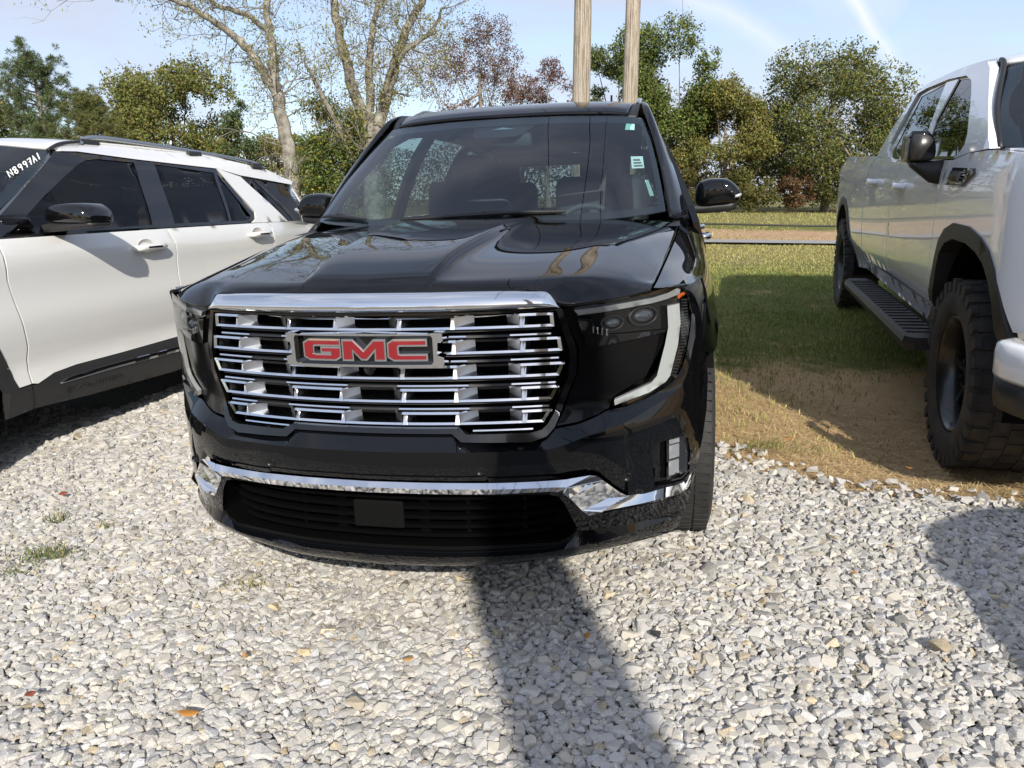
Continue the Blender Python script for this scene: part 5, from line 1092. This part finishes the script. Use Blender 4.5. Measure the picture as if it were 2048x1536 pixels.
def leafmesh(name,P,size,col,var,parent,rng,aspect=.5,droop=0,dirs=None):
    n=len(P); a=rng.normal(size=(n,3)); a[:,2]-=droop; 
    if dirs is not None: a=a*.5+dirs
    a/=np.linalg.norm(a,axis=1)[:,None]; b=rng.normal(size=(n,3)); b-=a*(a*b).sum(1)[:,None]; b/=np.linalg.norm(b,axis=1)[:,None]
    sz=(size*.82*rng.uniform(.6,1.4,n))[:,None]; A=a*sz; B=b*sz*aspect
    V=np.stack([P-A*.5,P+B*.5,P+A*.5,P-B*.5],1).reshape(-1,3)
    c=1.45*np.array(col)[None]*rng.uniform(1-var,1+var,(n,1)); c=c*(1+rng.normal(0,.10,(n,3))); 
    return fast(name,V,np.arange(4*n).reshape(-1,4),M_LEAF,parent,cols=np.repeat(c.clip(.004,.8),4,0),n=4)
def lobes(rng,c,rx,rz,k,flat=.75):
    L_=[]
    for _ in range(k):
        d=rng.normal(size=3); d/=np.linalg.norm(d); d*=rng.uniform(.35,1)**.5; L_.append((c+d*[rx,rx,rz]*np.array([.78,.78,.85]),rng.uniform(.16,.34)*min(rx,rz*1.2)))
    return L_
def crown_tree(name,label,base,h,rx,rz,cz,seed,col,nl,size,bark=None,k=26,var=.28,group=None,yellow=None,cat='tree',trunk_r=.16,lean=(0,0),limbs=9):
    """a full tree: trunk and limbs reaching into clumps, leaves in many small clusters inside each clump"""
    rng=np.random.default_rng(seed); e=empty(name,base,0,label,cat,group)
    t=Tree(seed); c=np.array([lean[0],lean[1],cz]); L_=lobes(rng,c,rx,rz,k)
    top=np.array([lean[0]*.6,lean[1]*.6,cz+.2*rz]); tp=crs([(0,0,-.3),(rng.normal(0,.12),rng.normal(0,.12),h*.2),top*np.array([.6,.6,.75]),top],5); t.limb(tp,trunk_r,trunk_r*.35,8)
    for q,r_ in sorted(L_,key=lambda x:-x[1])[:limbs]:
        s=tp[int(rng.uniform(.3,.85)*(len(tp)-1))]; m=s*.5+q*.5+rng.normal(0,.12*rx,3)+[0,0,-.08*h]; t.limb(crs([s,m,q],5),trunk_r*.38,trunk_r*.08,5)
        for _ in range(3): t.limb(crs([q*.7+m*.3,q+rng.normal(0,r_*.5,3),q+rng.normal(0,r_*.9,3)],3),trunk_r*.12,.008,4)
    t.wood('trunk',bark or M_BARKD,e)
    P=[]; w=np.array([r_**2.2 for q,r_ in L_]); w/=w.sum()
    for (q,r_),ww in zip(L_,w):
        n=int(1.35*nl*ww); nc=max(4,n//26); cd_=rng.normal(size=(nc,3)); cd_/=np.linalg.norm(cd_,axis=1)[:,None]; cc=q+cd_*r_*(rng.uniform(.25,1.08,(nc,1))**.6)*[1,1,.85]
        i=rng.integers(0,nc,n); P.append(cc[i]+rng.normal(0,.10*r_+.05,(n,3)))
    P=np.vstack(P); o=leafmesh('crown',P,size,col,var,e,rng)
    if yellow is not None: 
        k2=int(len(P)*.09); leafmesh('yellow_leaves',P[rng.integers(0,len(P),k2)]+rng.normal(0,.08,(k2,3)),size,yellow,var,e,rng)  # a small share of yellower leaves, scattered at random through the crown
    return e
GB='trees standing behind the cars'
def T_(name,label,x,y,h,rx,rz,cz,seed,col,nl,size,**k): return crown_tree(name,label,(x,y,float(gz(x,y))),h,rx,rz,cz,seed,col,nl,size,group=GB,**k)
OL=(.085,.092,.024); DG=(.05,.062,.02); MG=(.072,.088,.024); LB=1.45
T_('oak_tree','round olive green oak rising behind the white SUV roof',-22.6,31.5,7.6,3.7,3.1,4.1,41,OL,28000,.17,k=30,yellow=(.15,.13,.03))
T_('oak_tree','dark leafy tree cut off by the left edge of the picture',-28.2,27,7.2,2.6,3.2,3.8,42,DG,15000,.16,yellow=(.2,.14,.02))
T_('cedar_tree','slim dark cedar between the round oak and the leaning bare tree',-19.3,32.4,5.9,1.5,2.7,3.0,43,(.045,.066,.026),10000,.13,k=22)
T_('cedar_tree','short thin yellowing cedar just left of the leaning bare trunk',-17.2,32.0,4.9,1.3,2.0,2.6,44,(.12,.11,.03),6000,.12,k=16)
T_('cedar_tree','bright green cedar with yellow lower foliage beside the black car mirror',-7.25,16.5,3.9,1.4,1.8,2.0,45,(.062,.085,.022),20000,.085,k=34,yellow=(.20,.17,.015))
T_('small_tree','small olive shrub tree right of the white SUV tail',-11.6,23.1,2.9,.85,.95,1.75,46,(.075,.075,.024),4500,.10,k=18,yellow=(.16,.11,.03))
T_('red_tree','tall reddish brown autumn tree left of the utility poles',-7.9,33.4,9.2,3.0,3.4,5.6,47,(.080,.046,.036),15000,.11,k=44,var=.35,bark=M_BARKL,yellow=(.13,.10,.03))
T_('red_tree','smaller reddish brown tree directly left of the near pole',-4.9,34.2,7.6,1.9,2.8,4.7,48,(.085,.046,.036),9000,.11,k=28,var=.35,bark=M_BARKL)
T_('red_tree','low russet thicket tree behind the black car roof',-6.4,35.5,5.6,2.6,1.5,3.4,49,(.09,.045,.024),11000,.12,k=30,var=.35)
T_('oak_tree','narrow green tree seen between the two utility poles',-2.6,42,9.8,2.1,4.2,5.3,50,MG,15000,.16,k=26)
T_('oak_tree','tall dense green tree right of the poles',.5,39.8,10.6,3.3,5.0,5.4,51,(.062,.082,.02),36000,.17,k=44,bark=M_BARKL,yellow=(.13,.14,.03))
T_('oak_tree','lower olive tree leaning over the black car mirror',3.3,38.6,7.0,2.7,3.5,3.4,52,(.095,.095,.024),22000,.15,k=30,bark=M_BARKL,yellow=(.16,.12,.03))
T_('oak_tree','broad spreading oak with pale crossing limbs left of the truck',8.6,41.0,9.0,4.9,4.3,4.4,53,(.072,.082,.022),40000,.17,k=46,bark=M_BARKL,limbs=18,yellow=(.14,.12,.03),trunk_r=.24)
for i,(x,y,h,r_,c) in enumerate([(1.6,38.2,2.3,1.3,(.06,.055,.018)),(4.6,38.6,2.6,1.5,(.075,.072,.02)),(6.9,38.9,2.2,1.2,(.085,.05,.024)),(9.0,39.4,2.7,1.6,(.06,.062,.018)),(11.6,39.8,2.9,1.7,(.05,.05,.018)),(-.9,38.3,2.4,1.4,(.06,.062,.02))]):
    crown_tree('understory_bush',['brushy dark bush under the tall dense tree','olive bush at the field edge under the lower olive tree','russet bush at the field edge left of the truck','dark bush under the spreading oak','shaded bush at the field edge beside the truck bed','green bush at the field edge hidden behind the black car'][i],(x,y,float(gz(x,y))),h,r_,h*.5,h*.5,70+i,c,7500,.13,k=18,cat='bush',group='bushes along the far edge of the field',trunk_r=.05,limbs=5)
# far wood closing the gaps between the trunks: reads as one mass
rw=np.random.default_rng(91); nw=55000; wx=rw.uniform(-46,42,nw); ctop=4.3+1.3*noise2(wx,wx*0,.5,33)+.5*noise2(wx,wx*0,2.0,34); wz=rw.uniform(0,1,nw)**.8*ctop; wy=50+rw.normal(0,1.2,nw)
fw_=leafmesh('far_woods',np.stack([wx,wy,gz(wx,wy)+wz],1),.26,(.048,.055,.018),.35,None,rw); tag(fw_,'dark far wood filling the gaps behind the field trees','woods',kind='stuff')
# long-needled pines on the left
def pine(label,x,y,h,rx,seed,col):
    rng=np.random.default_rng(seed); e=empty('pine_tree',(x,y,float(gz(x,y))),0,label,'tree',GB); t=Tree(seed); t.limb(crs([(0,0,-.2),(.05,0,h*.4),(.0,.05,h*.8),(.03,0,h)],5),.15,.02,7); P=[];D=[]
    for k in range(46):
        z=h*(.30+.68*k/46); L_=rx*(1.0-.72*(k/46)**1.3)*rng.uniform(.55,1.1); a=rng.uniform(0,6.28); d=np.array([math.cos(a),math.sin(a),.30]); q=[np.array([0,0,z]),np.array([0,0,z])+d*L_*.55,np.array([0,0,z])+d*L_+[0,0,.18*L_]]; pts=crs(q,3); t.limb(pts,.035,.012,4)
        for p_ in pts[2:]:
            for _ in range(3):
                c=p_+rng.normal(0,.16,3); n=60; v=rng.normal(size=(n,3)); v[:,2]+=.5; v/=np.linalg.norm(v,axis=1)[:,None]; P.append(c+v*.11); D.append(v*2)
    t.wood('trunk',M_BARKL,e); leafmesh('crown',np.vstack(P),.20,col,.35,e,rng,aspect=.10,dirs=np.vstack(D)); return e
pine('tall shaggy pine above the white SUV windshield',-24.1,25.3,6.5,2.4,61,(.055,.075,.028))
pine('shorter pine with drooping tufts right of the tall pine',-22.1,25.6,4.9,1.6,62,(.075,.080,.026))
# two thinly leaved old trees nearer the cars
def sparse(label,limbs,base,seed,nl,col,bark):
    e=empty('bare_tree',base,0,label,'tree',GB); b=np.array(base); t=Tree(seed)
    for pts,r0,r1 in limbs:
        p=crs(np.array(pts)-b,5); p[1:]+=t.r.normal(0,.02,p[1:].shape); t.limb(p,r0,r1,9)
        for i in range(3,len(p),2):
            d=unit(p[min(i+1,len(p)-1)]-p[i-1]); 
            for _ in range(2): t.grow(p[i],unit(d*.5+t.r.normal(0,.75,3)),t.r.uniform(.5,1.5),max(.012,.10*r0),2,.65,.05,5,3,.25)
    t.wood('trunk',bark,e)
    tp=np.array([q for q,_ in t.tips]); rng=t.r; P=tp[rng.integers(0,len(tp),nl)]+rng.normal(0,.06,(nl,3)); leafmesh('leaves',P,.075,col,.4,e,rng,aspect=.42,droop=1.2); return e
g0=lambda x,y:(x,y,float(gz(x,y)))
b1=g0(-7.68,14.25)
L1=[([b1,(-7.70,14.4,1.3),(-7.78,14.55,2.1),(-7.93,14.75,2.9),(-8.09,14.92,3.65),(-8.20,15.0,3.95)],.19,.13),
 ([(-8.20,15.0,3.95),(-8.47,15.0,4.4),(-8.82,14.95,4.95),(-9.08,14.9,5.2),(-9.6,14.7,5.6),(-10.05,14.5,5.9),(-10.7,14.3,6.1),(-11.5,14.1,6.2)],.12,.03),
 ([(-8.12,14.9,3.8),(-8.27,15.1,4.4),(-8.37,15.3,5.1),(-8.42,15.4,5.8),(-8.48,15.5,6.8),(-8.45,15.6,7.8)],.12,.05),
 ([(-8.38,15.3,5.3),(-8.75,15.2,5.62),(-9.4,15.0,5.85),(-9.7,14.9,6.2),(-10.1,14.8,6.9)],.07,.03)]
sparse('leaning thinly leaved tree with pale lichen bark forking over the white SUV',L1,b1,81,6500,(.11,.115,.03),M_BARKG)
b2=g0(-6.30,15.8)
L2=[([b2,(-6.32,15.85,1.8),(-6.38,15.95,2.8)],.30,.24),
 ([(-6.40,15.95,2.7),(-6.63,16.1,3.6),(-6.95,16.3,4.7),(-7.15,16.4,5.7),(-7.25,16.5,6.9),(-7.2,16.6,8)],.16,.06),
 ([(-6.34,15.95,2.9),(-6.36,16.15,3.9),(-6.36,16.3,4.7),(-6.28,16.4,5.4),(-6.14,16.5,6.1),(-6.1,16.6,7.6)],.12,.04),
 ([(-6.26,15.95,2.7),(-6.05,16.1,3.5),(-5.72,16.2,4.45),(-5.55,16.3,5.05),(-5.25,16.5,5.65),(-4.95,16.6,6.2),(-4.6,16.7,7.4)],.16,.05),
 ([(-6.05,16.0,3.7),(-5.62,15.9,4.5),(-5.08,15.8,4.85),(-4.6,15.7,5.1),(-4.2,15.6,5.6)],.07,.025),
 ([(-6.75,15.7,2.4),(-7.05,15.6,3.2),(-7.35,15.6,3.9),(-7.65,15.6,4.55)],.09,.035)]
sparse('big multi-stemmed thinly leaved tree with broken stub behind the black car',L2,b2,82,12000,(.12,.115,.03),M_BARKG)
# utility poles
def wood_pole(label,x,y,r0,r1,h,group='weathered wooden utility poles',arm=True):
    z0=float(gz(x,y)); e=empty('utility_pole',(x,y,z0),0,label,'pole',group); n=26; t=np.linspace(0,1,n); rg=np.random.default_rng(int(abs(x)*100)); a=np.arange(28)/28*2*np.pi; V=[]
    for i in range(n):
        p=GUP*(h*t[i]-.2); r_=r0+(r1-r0)*t[i]; V.append(np.stack([p[0]+r_*np.cos(a)*(1+.02*np.sin(3*a+1)),p[1]+r_*np.sin(a)*(1+.02*np.cos(5*a)),np.full(28,p[2])],1))
    m=mat('weathered_pine_pole',(.45,.38,.29),.9,spec=.15)
    if not m.get('done'):
        m['done']=1; nt=m.node_tree; bs=nt.nodes['Principled BSDF']; tc=nt.nodes.new('ShaderNodeTexCoord'); mp=nt.nodes.new('ShaderNodeMapping'); mp.inputs['Scale'].default_value=(34,34,1.1); nz=nt.nodes.new('ShaderNodeTexNoise'); nz.inputs['Scale'].default_value=1.6; nz.inputs['Detail'].default_value=9; nz.inputs['Roughness'].default_value=.7
        cr_=nt.nodes.new('ShaderNodeValToRGB'); E_=cr_.color_ramp.elements; E_[0].position=.36; E_[1].position=.56; E_[0].color=(.12,.09,.065,1); E_[1].color=(.50,.44,.355,1); bp=nt.nodes.new('ShaderNodeBump'); bp.inputs['Distance'].default_value=.03
        nt.links.new(tc.outputs['Object'],mp.inputs['Vector']); nt.links.new(mp.outputs[0],nz.inputs['Vector']); nt.links.new(nz.outputs['Fac'],cr_.inputs['Fac']); nt.links.new(cr_.outputs[0],bs.inputs['Base Color']); nt.links.new(nz.outputs['Fac'],bp.inputs['Height']); nt.links.new(bp.outputs[0],bs.inputs['Normal'])
    mk('shaft',np.vstack(V),gridf(n,28,closed=True)+[[ (n-1)*28+i for i in range(28)]],m,e)
    if not arm: return (x,y,z0)
    tp=GUP*(h-.6); MB().box(tp+[0,.16,0],(2.2,.1,.12)).build('crossarm',m,e)
    for dx in (-.95,-.35,.35,.95): MB().add(*lathe([(.02,-.06),(.04,-.03),(.045,.02),(.02,.06)],12)).build('insulator',mat('porcelain',(.35,.33,.3),.2),e,smooth=True).matrix_world=Matrix.Translation(Vector((x,y,z0))+Vector(tp)+Vector((dx,.16,.12)))@Matrix.Rotation(R(90),4,'Y')
    return (x,y,z0)
pA=wood_pole('left and thicker of the two weathered wooden poles behind the black car',-.84,11.63,.165,.12,10.5)
pB=wood_pole('right and slimmer of the two weathered wooden poles behind the black car',-.16,14.15,.165,.12,10.5)
pC=wood_pole('wooden pole behind the viewer whose shadow crosses the gravel',2.98,-5.85,.21,.16,10,arm=False)
def wire(label,a,b,sag,r_=.012):
    t=np.linspace(0,1,40)[:,None]; p=np.array(a)*(1-t)+np.array(b)*t; p[:,2]-=(sag*4*t*(1-t))[:,0]; o=MB().tube(p,r_,5).build('overhead_wire',M_DARK,None,smooth=True); tag(o,label,'wire','wires strung overhead between the poles')
for i,dx in enumerate((-.95,.35,.95)):
    wire('overhead power wire mirrored in the black car glass, %s of three'%('leftmost','middle','rightmost')[i],(pC[0]+dx,pC[1],9.6),(pA[0]+dx,pA[1],10.0),.7)
# low cable along the bank across the field
cx_=np.linspace(-12,30,60); cb_=MB().tube(np.stack([cx_,np.full(60,23.0)-.02*cx_,gz(cx_,np.full(60,23.))+.16+.02*np.sin(cx_*.9)],1),.03,6); tag(cb_.build('ground_cable',M_PLASTIC,None,smooth=True),'dark cable running along the bare bank behind the path','cable')
# trees across the lot, seen only mirrored in paint and chrome
def copytree(o,parent=None):
    c=o.copy(); COL.objects.link(c)
    if parent is not None: c.parent=parent; c.matrix_parent_inverse=o.matrix_parent_inverse.copy()
    for ch in list(o.children): copytree(ch,c)
    return c
src=[o for o in COL.objects if o.parent is None and o.name.startswith(('oak_tree','cedar_tree','red_tree'))][:9]
for i,(x,y,k) in enumerate([(-24,-40,0),(-15,-46,1),(-5,-44,10),(6,-48,0),(15,-42,5),(26,-46,0)]):
    c=copytree(src[k%len(src)]); c.location=(x,y,-.3); c.rotation_euler=(0,0,i*1.3); c.scale=(1.3,1.3,1.15); tag(c,'tree number %s from the left across the lot behind the viewer'%('one','two','three','four','five','six')[i],'tree','trees across the lot behind the viewer')
c=copytree(wsv); c.location=(3.78,-4.98,0); c.rotation_euler=(0,0,.02); tag(c,'white SUV copy added out of frame to cast the shadow at the lower right','car','cars parked side by side on the gravel lot')  # unseen copy, added as stand-in caster for the lower right shadow
